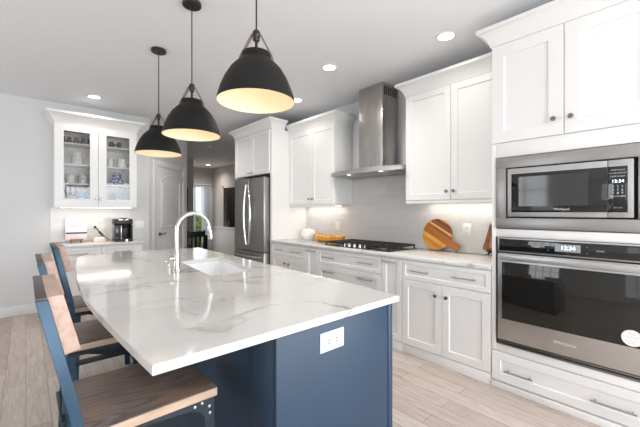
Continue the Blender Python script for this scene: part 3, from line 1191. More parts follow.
ch = MB().box(3.05, XW - .0135, 2.371, 2.729, 1.860, CEIL - .001, .002).build('chimney', M['steel_v'], hd)
m = MB()
for k in range(7):
    x = 3.075 + k * .036
    m.box(x, x + .018, 2.3695, 2.3712, CEIL - .135, CEIL - .035)
m.build('vent_grille', M['dark'], ch)
MB().box(2.96, XW - .05, 2.14, 3.02, 1.774, 1.7795).build('filter_panel', M['handle'], hd)
for y in (2.30, 2.78):
    MB().lathe([(0, 0), (.022, 0), (.022, .004), (0, .004)], (2.925, y, 1.7755), 20).build('hood_lamp', M['hoodlens'], hd)
for k in range(4):
    MB().lathe([(0, 0), (.008, 0), (.007, .004), (0, .004)], (2.8655, 2.50 + .03 * k, 1.818), 12, '-X').build('button', M['handle'], hd)

# ------------------------------------------------------------------ gas cooktop
ck = thing('gas_cooktop', 'black and steel five-burner gas cooktop set in the range worktop', 'cooktop', (3.04, 2.60, .9205))
CY0, CY1, CX0, CX1 = 2.07, 3.06, 2.770, 3.285
MB().box(CX0, CX1, CY0, CY1, .9205, .929, .003).build('pan', M['blackglass'], ck)
for (x, y, r) in ((2.90, 2.245, .042), (3.17, 2.245, .05), (3.05, 2.57, .065), (2.90, 2.88, .05), (3.17, 2.88, .042)):
    bu = MB().lathe([(0, .929), (r, .929), (r, .941), (r * .8, .944), (0, .944)], (x, y, 0), 24).build('burner', M['knob'], ck)
    MB().lathe([(0, .9441), (r * .72, .9441), (r * .72, .951), (r * .6, .954), (0, .954)], (x, y, 0), 24).build('burner_cap', M['iron'], bu)
for y0, y1 in ((2.085, 2.405), (2.412, 2.728), (2.735, 3.045)):
    x0 = CX0 + (.02 if y0 != 2.412 else .085)
    x1 = CX1 - .02
    m = MB()
    r = .006
    z0, z1 = .953, .972
    m.box(x0, x1, y0, y0 + .012, z0, z1, .002).box(x0, x1, y1 - .012, y1, z0, z1, .002)
    m.box(x0, x0 + .012, y0, y1, z0, z1, .002).box(x1 - .012, x1, y0, y1, z0, z1, .002)
    for q in (.25, .5, .75):
        xx = x0 + (x1 - x0) * q
        m.box(xx - .008, xx + .008, y0, y1, z0, z1, .002)
    yy = (y0 + y1) / 2
    m.box(x0, x1, yy - .008, yy + .008, z0, z1, .002)
    for xx in (x0 + .006, x1 - .006, (x0 + x1) / 2):
        for yq in (y0 + .006, y1 - .006):
            m.box(xx - .006, xx + .006, yq - .006, yq + .006, .929, z0 + .002, .001)
    m.build('grate', M['iron'], ck)
for k in range(5):
    y = 2.585 + (k - 2) * .082
    m = MB().lathe([(0, .929), (.024, .929), (.024, .934), (.019, .936), (.017, .962), (.014, .966), (0, .966)], (2.815, y, 0), 20)
    m.build('control_knob', M['chrome'], ck)

# ------------------------------------------------------------------ island
BX0, BX1, BY0, BY1 = .684, 1.384, 1.013, 3.80
isl = thing('kitchen_island', 'navy blue kitchen island base carrying the veined quartz slab', 'kitchen island', (1.03, 2.4, 0))
m = MB()
m.box(BX0, BX1 - .040, BY0, BY0 + .022, 0, .8835, .002)
m.build('end_panel', M['navy'], isl)
MB().box(BX1 - .034, BX1, BY0, BY0 + .05, 0, .8835, .002).build('corner_stile', M['navy'], isl)
m = MB().box(BX0 + .035, BX0 + .055, BY0 + .16, BY1, 0.001, .8834)
for y in (1.95, 2.85):
    m.box(BX0 + .020, BX0 + .036, y - .06, y + .06, .001, .8834, .002)
m.build('knee_panel', M['navy'], isl)
MB().box(BX0, BX0 + .04, BY0 + .0225, BY0 + .17, 0, .8835, .002).build('pilaster', M['navy'], isl)
MB().box(BX0 + .04, BX1, BY1 - .022, BY1, 0, .8835, .002).build('end_panel', M['navy'], isl)
m = MB().box(BX1 - .016, BX1 - .001, BY0 + .052, BY1 - .022, .1, .8835)
m.build('face_frame', M['navy'], isl)
MB().box(BX1 - .10, BX1 - .08, BY0 + .052, BY1 - .022, 0, .0995).build('plinth', M['navy'], isl)
for y0, y1, z0, z1 in ((1.07, 1.55, .11, .87), (1.56, 2.05, .11, .87), (2.06, 2.49, .11, .66), (2.50, 2.93, .11, .66), (2.94, 3.36, .11, .87), (3.37, 3.77, .11, .87)):
    MB().panel('x', -(BX1 - .0005), y0, y1, z0, z1, [(0, 0), (0, .018), (.060, .018), (.066, .010)]).build('tmp', M['navy'], isl)
for o in list(isl.children):
    if o.name.startswith('tmp'):
        # doors on the aisle side: mirrored so that they face +x
        for v in o.data.vertices:
            v.co.x = -(v.co.x + world_loc(isl).x) - world_loc(isl).x
        o.data.flip_normals()
        o.name = 'door'
        o.data.name = 'door'

# quartz slab with the sink cut out
OUT = [(.258, .983), (.80, .985), (1.403, .987), (1.438, 1.42), (1.452, 2.25), (1.478, 2.783), (1.500, 3.254), (1.514, 3.862), (1.157, 3.905), (.918, 3.935),
       (.55, 3.912), (.44, 3.890), (.385, 3.840), (.352, 3.76), (.313, 3.431), (.284, 3.15), (.262, 2.878), (.240, 2.59), (.225, 2.313), (.219, 2.10), (.217, 1.921), (.222, 1.67), (.230, 1.482), (.242, 1.25)]
HOLE = [(.972, 2.880), (1.350, 2.910), (1.236, 2.100), (.902, 2.088)]


def inset_poly(poly, d):
    n = len(poly)
    area2 = sum(poly[i][0] * poly[(i + 1) % n][1] - poly[(i + 1) % n][0] * poly[i][1] for i in range(n))
    sg = 1 if area2 > 0 else -1
    out = []
    for i in range(n):
        p0, p1, p2 = Vector(poly[i - 1]), Vector(poly[i]), Vector(poly[(i + 1) % n])
        e1, e2 = (p1 - p0).normalized(), (p2 - p1).normalized()
        n1, n2 = Vector((-e1.y, e1.x)) * sg, Vector((-e2.y, e2.x)) * sg
        b = (n1 + n2)
        b /= max(.3, b.length_squared / 2)
        q = p1 + b * d
        out.append((q.x, q.y))
    return out


def round_poly(poly, r, seg=4):
    out = []
    n = len(poly)
    for i in range(n):
        p0, p1, p2 = Vector(poly[i - 1]), Vector(poly[i]), Vector(poly[(i + 1) % n])
        a = p1 + (p0 - p1).normalized() * r
        c = p1 + (p2 - p1).normalized() * r
        for k in range(seg + 1):
            t_ = k / seg
            q = a * (1 - t_) ** 2 + p1 * 2 * t_ * (1 - t_) + c * t_ ** 2
            out.append((q.x, q.y))
    return out


HOLE = round_poly(HOLE, .02)
b = bmesh.new()
ZS0, ZS1, cb = .884, .914, .003


def loop_at(poly, z):
    return [b.verts.new((x, y, z)) for x, y in poly]


rings = [loop_at(inset_poly(OUT, cb), ZS0), loop_at(OUT, ZS0 + cb), loop_at(OUT, ZS1 - cb), loop_at(inset_poly(OUT, cb), ZS1)]
hr = [loop_at(HOLE, ZS0), loop_at(HOLE, ZS1)]
for R in (rings, hr):
    for p, q in zip(R[:-1], R[1:]):
        n = len(p)
        for i in range(n):
            j = (i + 1) % n
            b.faces.new((p[i], p[j], q[j], q[i]))
for o_, h_ in ((rings[-1], hr[-1]), (rings[0], hr[0])):
    es = []
    for L in (o_, h_):
        for i in range(len(L)):
            es.append(b.edges.get((L[i], L[(i + 1) % len(L)])))
    bmesh.ops.triangle_fill(b, edges=es, use_beauty=True)
tag(MB().add(b).build('island_countertop', M['quartz'], None, origin=(.9, 2.4, ZS0), smooth=25),
    'white quartz island slab with grey veins, bowed seating edge and sink cut-out', 'countertop')

# sink
b = bmesh.new()
ins = inset_poly(HOLE, -.004)
rr = [loop_at(inset_poly(HOLE, -.012), .8835), loop_at(ins, .8835), loop_at(inset_poly(HOLE, .010), .70), loop_at(inset_poly(HOLE, .035), .672)]
ro = [loop_at(inset_poly(HOLE, -.012), .874), loop_at(inset_poly(HOLE, -.009), .874), loop_at(inset_poly(HOLE, .0), .655)]
for R in (rr, ro, [rr[0], ro[0]]):
    for p, q in zip(R[:-1], R[1:]):
        n = len(p)
        for i in range(n):
            j = (i + 1) % n
            b.faces.new((p[i], p[j], q[j], q[i]))
b.faces.new(rr[-1])
b.faces.new(ro[-1])
sk = thing('sink', 'white undermount sink sunk into the island slab', 'sink', (1.12, 2.5, .65))
MB().add(b).build('basin', M['sink'], sk)
MB().lathe([(0, .6725), (.045, .6725), (.045, .675), (.036, .675), (.03, .6735), (0, .6735)], (1.12, 2.5, 0), 24).build('drain', M['chrome'], sk)

# faucet
fx, fy = .812, 2.47
fa = thing('faucet', 'polished gooseneck pull-down faucet standing beside the island sink', 'faucet', (fx, fy, .914))
m = MB().lathe([(0, .9143), (.030, .9143), (.030, .922), (.025, .926), (.0235, 1.03), (.020, 1.04), (0, 1.04)], (fx, fy, 0), 24)
m.build('base', M['chrome'], fa)
R_ = .122
pts = [(fx, fy, 1.03), (fx, fy, 1.12), (fx, fy, 1.20)]
for k in range(1, 25):
    a = PI - (PI * .95) * k / 24
    pts.append((fx + R_ + R_ * math.cos(a), fy + .0005 * k, 1.20 + R_ * math.sin(a)))
m = MB().tube(pts, .0155, 14)
m.build('spout', M['chrome'], fa)
ex, ey, ez = pts[-1]
m = MB().tube([(ex, ey, ez + .004), (ex + .004, ey, ez - .02), (ex + .013, ey, ez - .075), (ex + .016, ey, ez - .095)], .019, 14, radii=[.0165, .019, .022, .020])
m.build('spray_head', M['chrome'], fa)
m = MB().tube([(fx - .02, fy, 1.00), (fx - .052, fy, 1.00)], .015, 12)
m.tube([(fx - .042, fy, 1.00), (fx - .055, fy - .005, 1.03), (fx - .062, fy - .008, 1.075)], .007, 8, radii=[.009, .0075, .006])
m.build('handle', M['chrome'], fa)
sd = thing('air_switch', 'small polished soap pump behind the faucet on the island slab', 'soap pump', (.800, 2.60, .914))
MB().lathe([(0, .9143), (.020, .9143), (.020, .919), (.011, .923), (.011, .950), (.014, .953), (.014, .958), (0, .958)], (.800, 2.60, 0), 18).build('pump_body', M['chrome'], sd)
MB().tube([(.800, 2.60, .955), (.795, 2.595, .962), (.765, 2.575, .963), (.747, 2.562, .958)], .006, 8).build('nozzle', M['chrome'], sd)
sd.name = 'soap_pump'

# ------------------------------------------------------------------ wall plates


def outlet(label, face, plane, a, z, horizontal=False, group=None, mat='plastic', w=.074, h=.118):
    W2, H2 = (h, w) if horizontal else (w, h)
    loc = (plane, a, z) if face == 'x' else (a, plane, z)
    t = thing('outlet', label, 'outlet', loc, group)
    m = MB()
    m.panel(face, plane, a - W2 / 2, a + W2 / 2, z - H2 / 2, z + H2 / 2, [(0, .0003), (0, .004), (.004, .006)])
    pl_ = m.build('cover_plate', M[mat], t)
    for s in (-1, 1):
        ca, cz = (a + s * .021, z) if horizontal else (a, z + s * .021)
        m = MB()
        m.panel(face, plane, ca - .0155, ca + .0155, cz - .0155, cz + .0155, [(0, .006), (0, .0072), (.002, .0078)])
        soc = m.build('socket', M[mat], t)
        m = MB()
        for q in (-.006, .006):
            r_ = (ca + (0 if horizontal else q), cz + (q if horizontal else 0)) if True else None
            ww, hh = (.0055, .0020) if horizontal else (.0016, .005)
            m.panel(face, plane, r_[0] - ww, r_[0] + ww, r_[1] - hh, r_[1] + hh, [(0, .0077), (0, .0080)])
        gx = (ca + .010, cz) if horizontal else (ca, cz - .010)
        m.panel(face, plane, gx[0] - .002, gx[0] + .002, gx[1] - .002, gx[1] + .002, [(0, .0077), (0, .0080)])
        m.build('slots', M['dark'], soc)
    return t


outlet('white duplex outlet set sideways in the blue island end panel', 'y', BY0, .962, .797, True, mat='plastic_l', w=.080, h=.136)
outlet('white outlet plate on the tiles by the round cutting board', 'x', XW - .012, 1.535, 1.150, w=.086, h=.13)
outlet('white outlet plate on the tiles behind the long amber tray', 'x', XW - .012, 3.40, 1.135, w=.08, h=.12)
ho = outlet('white outlet with a plugged-in black cord behind the coffee maker', 'y', YB - .012, .745, 1.135)
sw = thing('switch_plate', 'white double rocker switch plate between hutch tiles and pantry door', 'light switch', (1.335, YB, 1.13))
MB().panel('y', YB, 1.275, 1.395, 1.07, 1.19, [(0, .0005), (0, .004), (.004, .006)]).build('cover_plate', M['plastic'], sw)
for a in (1.305, 1.363):
    MB().panel('y', YB, a - .017, a + .017, 1.095, 1.165, [(0, .006), (0, .008), (.002, .010)]).build('rocker', M['plastic'], sw)

# ------------------------------------------------------------------ bar stools
ST = thing('bar_stool', 'blue steel and wood bar stool in front, nearest the outlet end of the island', 'stool', (.34, 1.435, 0), 'bar stools along the bowed island edge')
SW, SD = .210, .214          # half width (y), half depth (x)
SZ = .66


def loc_build(m, name, mat, parent):
    return m.build(name, mat, parent, origin=(0, 0, 0))


st = loc_build(MB().box(-SD, SD, -SW, SW, SZ - .004, SZ, .0015), 'seat', M['seat'], ST)
loc_build(MB().box(-SD, SD, -SW, SW, SZ - .034, SZ - .0042, .002), 'seat_board', M['seatedge'], st)
for sx in (-1, 1):
    for sy in (-1, 1):
        x1 = sx * (SD - .012)
        y1 = sy * (SW - .008)
        m = MB()
        b0 = bmesh.new()
        # angle-iron leg, slightly splayed at the foot
        dx = sx * .018
        dy = sy * .012
        wth = .034
        th = .004
        for (pa, pb, pc, pd) in (((x1, y1), (x1 - sx * wth, y1), (x1 - sx * wth, y1 - sy * th), (x1, y1 - sy * th)), ((x1, y1), (x1, y1 - sy * wth), (x1 - sx * th, y1 - sy * wth), (x1 - sx * th, y1))):
            top = [b0.verts.new((p[0], p[1], SZ - .036)) for p in (pa, pb, pc, pd)]
            bot = [b0.verts.new((p[0] + dx, p[1] + dy, 0.0)) for p in (pa, pb, pc, pd)]
            b0.faces.new(top)
            b0.faces.new(bot)
            for i in range(4):
                j = (i + 1) % 4
                b0.faces.new((top[i], top[j], bot[j], bot[i]))
        m.add(b0)
        loc_build(m, 'leg', M['stoolsteel'], ST)
# arched apron plates with rounded gussets


def side_arch(half):
    h = half - .012
    pts = [(-h, SZ - .036), (h, SZ - .036), (h, SZ - .150), (h - .034, SZ - .150)]
    for k in range(0, 9):
        a = (PI / 2) * k / 8
        pts.append((h - .034 - .062 * (1 - math.cos(a)), SZ - .122 + .062 * math.sin(a)))
    pts.append((-h, SZ - .060))
    return pts


def arch(half):
    h = half - .012
    pts = [(-h, SZ - .036), (h, SZ - .036), (h, SZ - .150), (h - .034, SZ - .150)]
    for k in range(0, 9):
        a = (PI / 2) * k / 8
        pts.append((h - .034 - .062 * (1 - math.cos(a)), SZ - .122 + .062 * math.sin(a)))
    for k in range(8, -1, -1):
        a = (PI / 2) * k / 8
        pts.append((-(h - .034 - .062 * (1 - math.cos(a))), SZ - .122 + .062 * math.sin(a)))
    pts += [(-(h - .034), SZ - .150), (-h, SZ - .150)]
    return pts


m = MB()
for s in (-1, 1):
    yy = s * (SW - .008)
    m.prism(side_arch(SD), yy - .003 if s > 0 else yy - .0025, yy + .0025 if s > 0 else yy + .003, 'XZ')
    xx = s * (SD - .012)
    m.prism(arch(SW + .004) if s > 0 else [(-SW + .02, SZ - .060), (SW - .02, SZ - .060), (SW - .02, SZ - .036), (-SW + .02, SZ - .036)], xx - .003 if s > 0 else xx - .0025, xx + .0025 if s > 0 else xx + .003, 'YZ')
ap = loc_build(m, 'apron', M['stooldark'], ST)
m = MB()
for s in (-1, 1):
    for sx in (-1, 1):
        for (q, z) in ((.085, -.050), (.058, -.046), (.030, -.066), (.028, -.092)):
            if sx > 0:
                m.lathe([(0, 0), (.0055, 0), (.005, .003), (0, .0042)], (sx * (SD - q), s * (SW - .005), SZ + z), 10, 'Y' if s > 0 else '-Y')
            if s > 0:
                m.lathe([(0, 0), (.0055, 0), (.005, .003), (0, .0042)], (s * (SD - .009), sx * (SW - q), SZ + z), 10, 'X' if s > 0 else '-X')
loc_build(m, 'rivet_heads', M['rivet'], ap)
for s in (-1, 1):
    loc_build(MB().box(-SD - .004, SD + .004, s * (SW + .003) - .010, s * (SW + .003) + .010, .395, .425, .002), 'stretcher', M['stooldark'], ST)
for s in (-1, 1):
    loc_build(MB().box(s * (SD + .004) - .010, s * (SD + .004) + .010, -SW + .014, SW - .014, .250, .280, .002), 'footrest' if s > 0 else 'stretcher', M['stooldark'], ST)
# bent flat back posts
for s in (-1, 1):
    pr = []
    for k in range(7):   # curve from the apron up
        q = k / 6
        z = SZ - .12 + .20 * q
        pr.append((-.204 - .026 * max(0, q - .35) ** 1.6, z))
    pr.append((-.2925, 1.084))
    wd2 = .029
    poly = [(x, z) for x, z in pr] + [(x - wd2, z) for x, z in reversed(pr)]
    yy = s * (SW + .003)
    loc_build(MB().prism(poly, yy - .008, yy + .008, 'XZ', .0015), 'back_post', M['stoolsteel'], ST)
# dark steel rail across the top of the posts and the wood board in front of it
ang = math.atan(.21)
m = MB()
m.prism([(-.3190, 1.0845), (-.2920, 1.0845), (-.2955, 1.092), (-.3215, 1.092)], -SW - .012, SW + .012, 'XZ', .0008)
loc_build(m, 'back_rail', M['bronze'], ST)
m = MB()
m.prism([(-.2555, .915), (-.2165, .925), (-.258, 1.094), (-.2955, 1.092)], -SW - .006, SW + .006, 'XZ', .003)
bk = loc_build(m, 'backrest', M['boardwood'], ST)
copy_tree(ST, (.360, 2.287, 0), 'blue steel and wood bar stool in the middle of the three')
copy_tree(ST, (.460, 3.085, 0), 'blue steel and wood bar stool farthest from the outlet, near the hutch')

# ------------------------------------------------------------------ pendant lamps


def pendant(label, x, y, zr, first=None):
    zr0 = 0.0
    H_ = CEIL - zr
    t = thing('pendant_lamp', label, 'pendant lamp', (x, y, zr), 'pendant lamps over the island')
    k_ = .925
    prof = [(r, z * k_) for r, z in [(.1965, 0), (.1935, .020), (.180, .070), (.158, .125), (.130, .175), (.100, .210), (.083, .226), (.0775, .232), (.0735, .240), (.0735, .262), (.070, .268), (.02, .270)]]
    inner = [(r, z * k_) for r, z in [(.02, .262), (.068, .258), (.076, .226), (.098, .203), (.128, .170), (.156, .121), (.178, .068), (.1915, .020), (.1945, .0005)]]
    m = MB().lathe(prof, n=48)
    sh = m.build('shade', M['pendant'], t, origin=(0, 0, 0))
    MB().lathe(inner, n=48).build('shade_lining', M['pendin'], sh, origin=(0, 0, 0))
    MB().lathe([(0, .10), (.022, .105), (.034, .125), (.036, .145), (.026, .175), (.014, .20), (.014, .24), (0, .24)], n=20).build('bulb', M['bulb'], t, origin=(0, 0, 0))
    ky = .350
    m = MB().tube([(0, 0, .248), (0, 0, ky)], .0075, 10)
    m.lathe([(0, ky - .022), (.014, ky - .022), (.020, ky - .012), (.020, ky + .006), (.013, ky + .016), (0, ky + .016)], n=18)
    m.tube([(-.012, 0, ky - .028), (.012, 0, ky - .028)], .014, 12)
    m.build('socket_cap', M['black'], t, origin=(0, 0, 0))
    # leather strap: looped over the cap, down to the collar on both sides, in the picture-facing plane
    dirv = Vector((math.cos(YAW), -math.sin(YAW), 0))
    nrm = Vector((dirv.y, -dirv.x, 0))
    for s in (-1, 1):
        b = bmesh.new()
        A_ = dirv * s * .016 + Vector((0, 0, ky - .004))
        B_ = dirv * s * .0765 + Vector((0, 0, .230))
        C_ = dirv * s * .0765 + Vector((0, 0, .200))
        off = Vector((dirv.x, dirv.y, .6)) * 0
        vs = []
        for p in (A_, B_, C_):
            for e in (-1, 1):
                for h in (0, 1):
                    vs.append(b.verts.new(p + nrm * e * .011 + dirv * s * .009 * h))
        for i in (0, 4):
            for f in ((0, 1, 5, 4), (1, 3, 7, 5), (3, 2, 6, 7), (2, 0, 4, 6)):
                try:
                    b.faces.new([vs[i + k] for k in f])
                except ValueError:
                    pass
        MB().add(b).build('strap', M['leather'], t, origin=(0, 0, 0))
    MB().tube([(0, 0, ky + .014), (0, 0, H_ - .024)], .0042, 8).build('cord', M['black'], t, origin=(0, 0, 0))
    MB().lathe([(0, H_ - .026), (.060, H_ - .026), (.064, H_ - .022), (.064, H_ - .001), (0, H_ - .001)], n=32).build('ceiling_plate', M['black'], t, origin=(0, 0, 0))
    l = bpy.data.lights.new('pendant_bulb', 'POINT')
    l.energy = 0.42
    l.color = (1.0, .72, .42)
    l.shadow_soft_size = .035
    o = bpy.data.objects.new('pendant_bulb', l)
    COL.objects.link(o)
    o.parent = t
    o.location = (0, 0, .070)
    return t


pendant('charcoal dome pendant lamp nearest the camera side of the island', .880, 1.485, 1.892)
pendant('charcoal dome pendant lamp, middle of the row over the faucet', .884, 2.375, 1.876)
pendant('charcoal dome pendant lamp at the hutch end of the row', .912, 3.265, 1.864)

# ------------------------------------------------------------------ recessed downlights
for x, y, pw, lb in ((2.34, 2.50, 75, 'round recessed ceiling light in front of the range hood'), (2.70, 3.52, 14, 'round recessed ceiling light by the white cabinet next to the refrigerator'),
                 (2.66, 1.40, 12, 'round recessed ceiling light beside the tall oven cabinet'), (.66, 5.15, 14, 'round recessed ceiling light above the glass-door hutch'), (1.89, 5.14, 42, 'added unseen ceiling light behind the middle pendant, before the pantry door'), (4.33, 10.25, 60, 'round recessed ceiling light in the hall by the curtained window'),  # the one behind the middle pendant is added to brighten the pantry door
                 ):
    t = thing('recessed_light', lb, 'ceiling light', (x, y, CEIL), 'recessed ceiling lights')
    MB().lathe([(.062, CEIL - .0005), (.080, CEIL - .0005), (.080, CEIL - .006), (.066, CEIL - .008), (.062, CEIL - .004)], (x, y, 0), 32, close=True).build('trim_ring', M['trim'], t)
    MB().lathe([(0, CEIL - .0006), (.0615, CEIL - .0006), (.0615, CEIL - .003), (0, CEIL - .003)], (x, y, 0), 32).build('lens', M['lens'], t)
    l = bpy.data.lights.new('downlight', 'SPOT')
    l.energy = pw
    l.spot_size = math.radians(150)
    l.spot_blend = 1.0
    l.color = (1.0, .95, .88)
    l.shadow_soft_size = .05
    o = bpy.data.objects.new('downlight', l)
    COL.objects.link(o)
    o.parent = t
    o.location = (0, 0, -.02)
x, y = 3.10, 7.3
tag(MB().lathe([(0, CEIL - .0005), (.065, CEIL - .0005), (.065, CEIL - .02), (.05, CEIL - .03), (0, CEIL - .03)], (x, y, 0), 28).build('smoke_detector', M['plastic'], None, origin=(x, y, CEIL - .03)),
    'round white smoke detector on the hall ceiling', 'smoke detector')

# ------------------------------------------------------------------ hutch
HYF = 5.42
hu = thing('hutch_cabinet', 'white glass-door wall cabinet showing white and blue china on its shelves', 'cabinet', (.74, 5.59, 1.395))
HX0, HX1, HZ0, HZ1 = .27, 1.211, 1.395, 2.485
yb = YB - .002
m = MB()
m.box(HX0, HX0 + .018, HYF, yb, HZ0, HZ1).box(HX1 - .018, HX1, HYF, yb, HZ0, HZ1)
m.box(HX0 + .018, HX1 - .018, HYF, yb, HZ0 + .006, HZ0 + .05).box(HX0 + .018, HX1 - .018, HYF, yb, HZ1 - .05, HZ1)
m.box(HX0 + .018, HX1 - .018, yb - .012, yb, HZ0 + .05, HZ1 - .05)
m.box(.731, .749, HYF + .002, yb - .012, HZ0 + .05, HZ1 - .05)
m.box(HX0, HX1, HYF - .018, HYF - .0005, HZ1 - .07, HZ1).box(HX0, HX1, HYF - .014, HYF + .002, HZ0 - .006, HZ0 - .0005)
m.build('cabinet_body', M['white_in'], hu)
SHL = (1.445, 1.712, 1.968, 2.245)
for z in SHL[1:]:
    for a0, a1 in ((HX0 + .0185, .7305), (.7495, HX1 - .0185)):
        MB().box(a0, a1, HYF + .03, yb - .0125, z - .020, z, .001).build('shelf', M['ceramic'], hu)
for a0, a1, k in ((HX0, .7395, .715), (.7405, HX1, .765)):
    m = MB()
    st_, zt, zb = .095, .098, .105
    z0, z1 = HZ0 + .002, HZ1 - .002
    b = bmesh.new()
    o_ = [(a0 + .002, z0), (a1 - .002, z0), (a1 - .002, z1), (a0 + .002, z1)]
    i_ = [(a0 + st_, z0 + zb), (a1 - st_, z0 + zb), (a1 - st_, z1 - zt), (a0 + st_, z1 - zt)]
    yf = HYF - .021
    L = [[b.verts.new((a, yf + .020, z)) for a, z in i_], [b.verts.new((a, yf + .020, z)) for a, z in o_], [b.verts.new((a, yf, z)) for a, z in o_], [b.verts.new((a, yf, z)) for a, z in i_]]
    for p, q in zip(L, L[1:] + L[:1]):
        for i in range(4):
            j = (i + 1) % 4
            b.faces.new((p[i], p[j], q[j], q[i]))
    m.add(b)
    d = m.build('door', W, hu)
    MB().box(a0 + st_, a1 - st_, yf + .009, yf + .012, z0 + zb, z1 - zt).build('glass_pane', M['glass'], d)
    knob('y', yf, k, 1.505, d, M['handle'])
m = MB()
crown(m, [(HX0, yb, -1, 0), (HX0, HYF - .015, -1, -1), (HX1, HYF - .015, 1, -1), (HX1, yb, 1, 0)], HZ1, 1.03)
m.build('crown_moulding', W, hu)
led_bar('strip_light', 'slim strip light under the glass-door hutch above the coffee maker', .33, 1.15, 5.445, 5.480, 1.4005, 2.4)

hb = thing('hutch_lower_cabinet', 'white base cabinet with two drawers below the glass-door hutch', 'cabinet', (.74, 5.47, 0))
HBF = 5.19
m = MB().box(.25, 1.232, HBF, yb - .015, .10, .8845)
m.box(.25, 1.232, HBF + .06, yb - .02, 0, .0995)
m.build('cabinet_body', W, hb)
for a0, a1 in ((.25, .741), (.741, 1.232)):
    d = front('drawer', 'y', HBF, (a0, a1, .70, .875), W, hb, rail=.034)
    pull('y', HBF - .012, (a0 + a1) / 2 - .10, (a0 + a1) / 2 + .10, .795, d)
    d = front('door', 'y', HBF, (a0, a1, .11, .695), W, hb)
    knob('y', HBF - .02, .741 + (-.045 if a0 < .5 else .045), .62, d)
tag(MB().box(.232, 1.250, 5.150, YB - .013, .8855, .9145, .003).build('hutch_countertop', M['quartz'], None, origin=(.74, 5.45, .8855)),
    'white quartz top of the hutch base holding the coffee maker and cookbook', 'countertop')

# china in the hutch


def lathe_thing(name, label, cat, x, y, z, prof, mat, group=None, n=24, handle=None, extra=None):
    t = thing(name, label, cat, (x, y, z), group)
    MB().lathe(prof, n=n).build('body', mat, t, origin=(0, 0, 0))
    if handle:
        side, r, z0, z1, th = handle
        pts = []
        for k in range(11):
            q = k / 10
            pts.append((side * (r + .038 * math.sin(PI * q)), 0, z0 + (z1 - z0) * q))
        MB().tube(pts, th, 8).build('handle', mat, t, origin=(0, 0, 0))
    if extra:
        extra(t)
    return t


e = .0006
S4, S3, S2, S1 = SHL[3] + e, SHL[2] + e, SHL[1] + e, SHL[0] + e


def cup(r, h, foot=.7):
    return [(0, 0), (r * foot, 0), (r * .92, h * .3), (r, h), (r - .004, h), (r * .88, h * .32), (0, h * .1)]


for i, (x, y) in enumerate(((.395, 5.52), (.47, 5.535), (.545, 5.52), (.62, 5.535))):
    lathe_thing('teacup', ('brown mottled cup on the top hutch shelf, %s' % ('outermost of the four', 'second from the cabinet side', 'third from the cabinet side', 'closest to the middle post')[i]),
                'cup', x, y, S4, cup(.036, .082), M['crock'], 'mottled cups on the top shelf', handle=(1 if i % 2 else -1, .030, .018, .062, .005) if i in (0, 3) else None)


def pit_extra(t):
    m = MB()
    b = bmesh.new()
    MB_ = MB().tube([(-.052, 0, .150), (-.075, 0, .172)], .016, 10, radii=[.020, .012])
    MB_.build('spout', M['stripechina'], t, origin=(0, 0, 0))


lathe_thing('pitcher', 'white pitcher with grey marks on the upper shelf of the hutch', 'pitcher', .522, 5.56, S3,
            [(0, 0), (.058, 0), (.066, .03), (.066, .07), (.054, .115), (.056, .145), (.064, .170), (.060, .170), (.050, .14), (.048, .115), (.058, .07), (0, .02)], M['stripechina'], handle=(1, .055, .045, .145, .008), extra=pit_extra)


def lid_extra(rr, z, mat):
    def f(t):
        l = MB().lathe([(rr * .2, z), (rr, z), (rr, z + .006), (rr * .7, z + .016), (0, z + .020)], n=24).build('lid', mat, t, origin=(0, 0, 0))
        MB().lathe([(0, z + .019), (.007, z + .019), (.012, z + .030), (.006, z + .038), (0, z + .039)], n=16).build('lid_knob', mat, l, origin=(0, 0, 0))
    return f


for i, (x, mt) in enumerate(((.455, 'ceramic'), (.590, 'stripechina'))):
    lathe_thing('canister', ('plain white lidded canister below the pitcher in the hutch', 'white lidded canister with grey bands beside the plain one in the hutch')[i], 'canister', x, 5.57, S2,
                [(0, 0), (.044, 0), (.048, .01), (.048, .105), (.044, .112), (.036, .112), (0, .112)], M[mt], 'lidded canisters in the hutch', extra=lid_extra(.045, .1125, M[mt]))
for i, (x, y) in enumerate(((.345, 5.49), (.412, 5.50), (.480, 5.60))):
    lathe_thing('goblet', ('clear stemmed glass on the bottom hutch shelf, nearest the side wall', 'clear stemmed glass on the bottom hutch shelf, second from the side wall', 'clear stemmed glass behind the pale blue bowl in the hutch')[i], 'wine glass', x, y, S1,
                [(0, 0), (.030, 0), (.028, .004), (.005, .010), (.005, .090), (.026, .115), (.034, .160), (.031, .215), (.029, .215), (.031, .160), (.024, .120), (0, .100)], M['glass'], 'stemmed glasses in the hutch')
lathe_thing('bowl', 'pale blue patterned bowl at the bottom of the hutch left door', 'bowl', .560, 5.51, S1,
            [(0, 0), (.045, 0), (.045, .085), (.064, .10), (.070, .160), (.066, .160), (.060, .105), (0, .095)], M['paleblue'])
for i, x in enumerate((.915, 1.012)):
    lathe_thing('mug', ('small brown mug on the top hutch shelf, next to the middle post', 'small brown mug on the top hutch shelf, farther from the middle post')[i], 'mug', x, 5.53, S4,
                [(0, 0), (.022, 0), (.025, .01), (.025, .085), (.022, .085), (.021, .012), (0, .01)], M['brown'], 'brown mugs in the hutch', handle=(1 if i == 0 else -1, .010, .028, .060, .0065))
lathe_thing('mug', 'tall plain white mug in the right door of the hutch', 'mug', .905, 5.55, S3, [(0, 0), (.038, 0), (.041, .012), (.040, .120), (.036, .120), (.036, .015), (0, .012)], M['ceramic'], 'white mugs in the hutch')
lathe_thing('mug', 'wide white mug with a large handle in the right door of the hutch', 'mug', 1.045, 5.55, S3, [(0, 0), (.044, 0), (.054, .02), (.056, .110), (.060, .125), (.056, .125), (.050, .11), (.048, .02), (0, .014)], M['stripechina'], 'white mugs in the hutch', handle=(1, .052, .03, .10, .008))


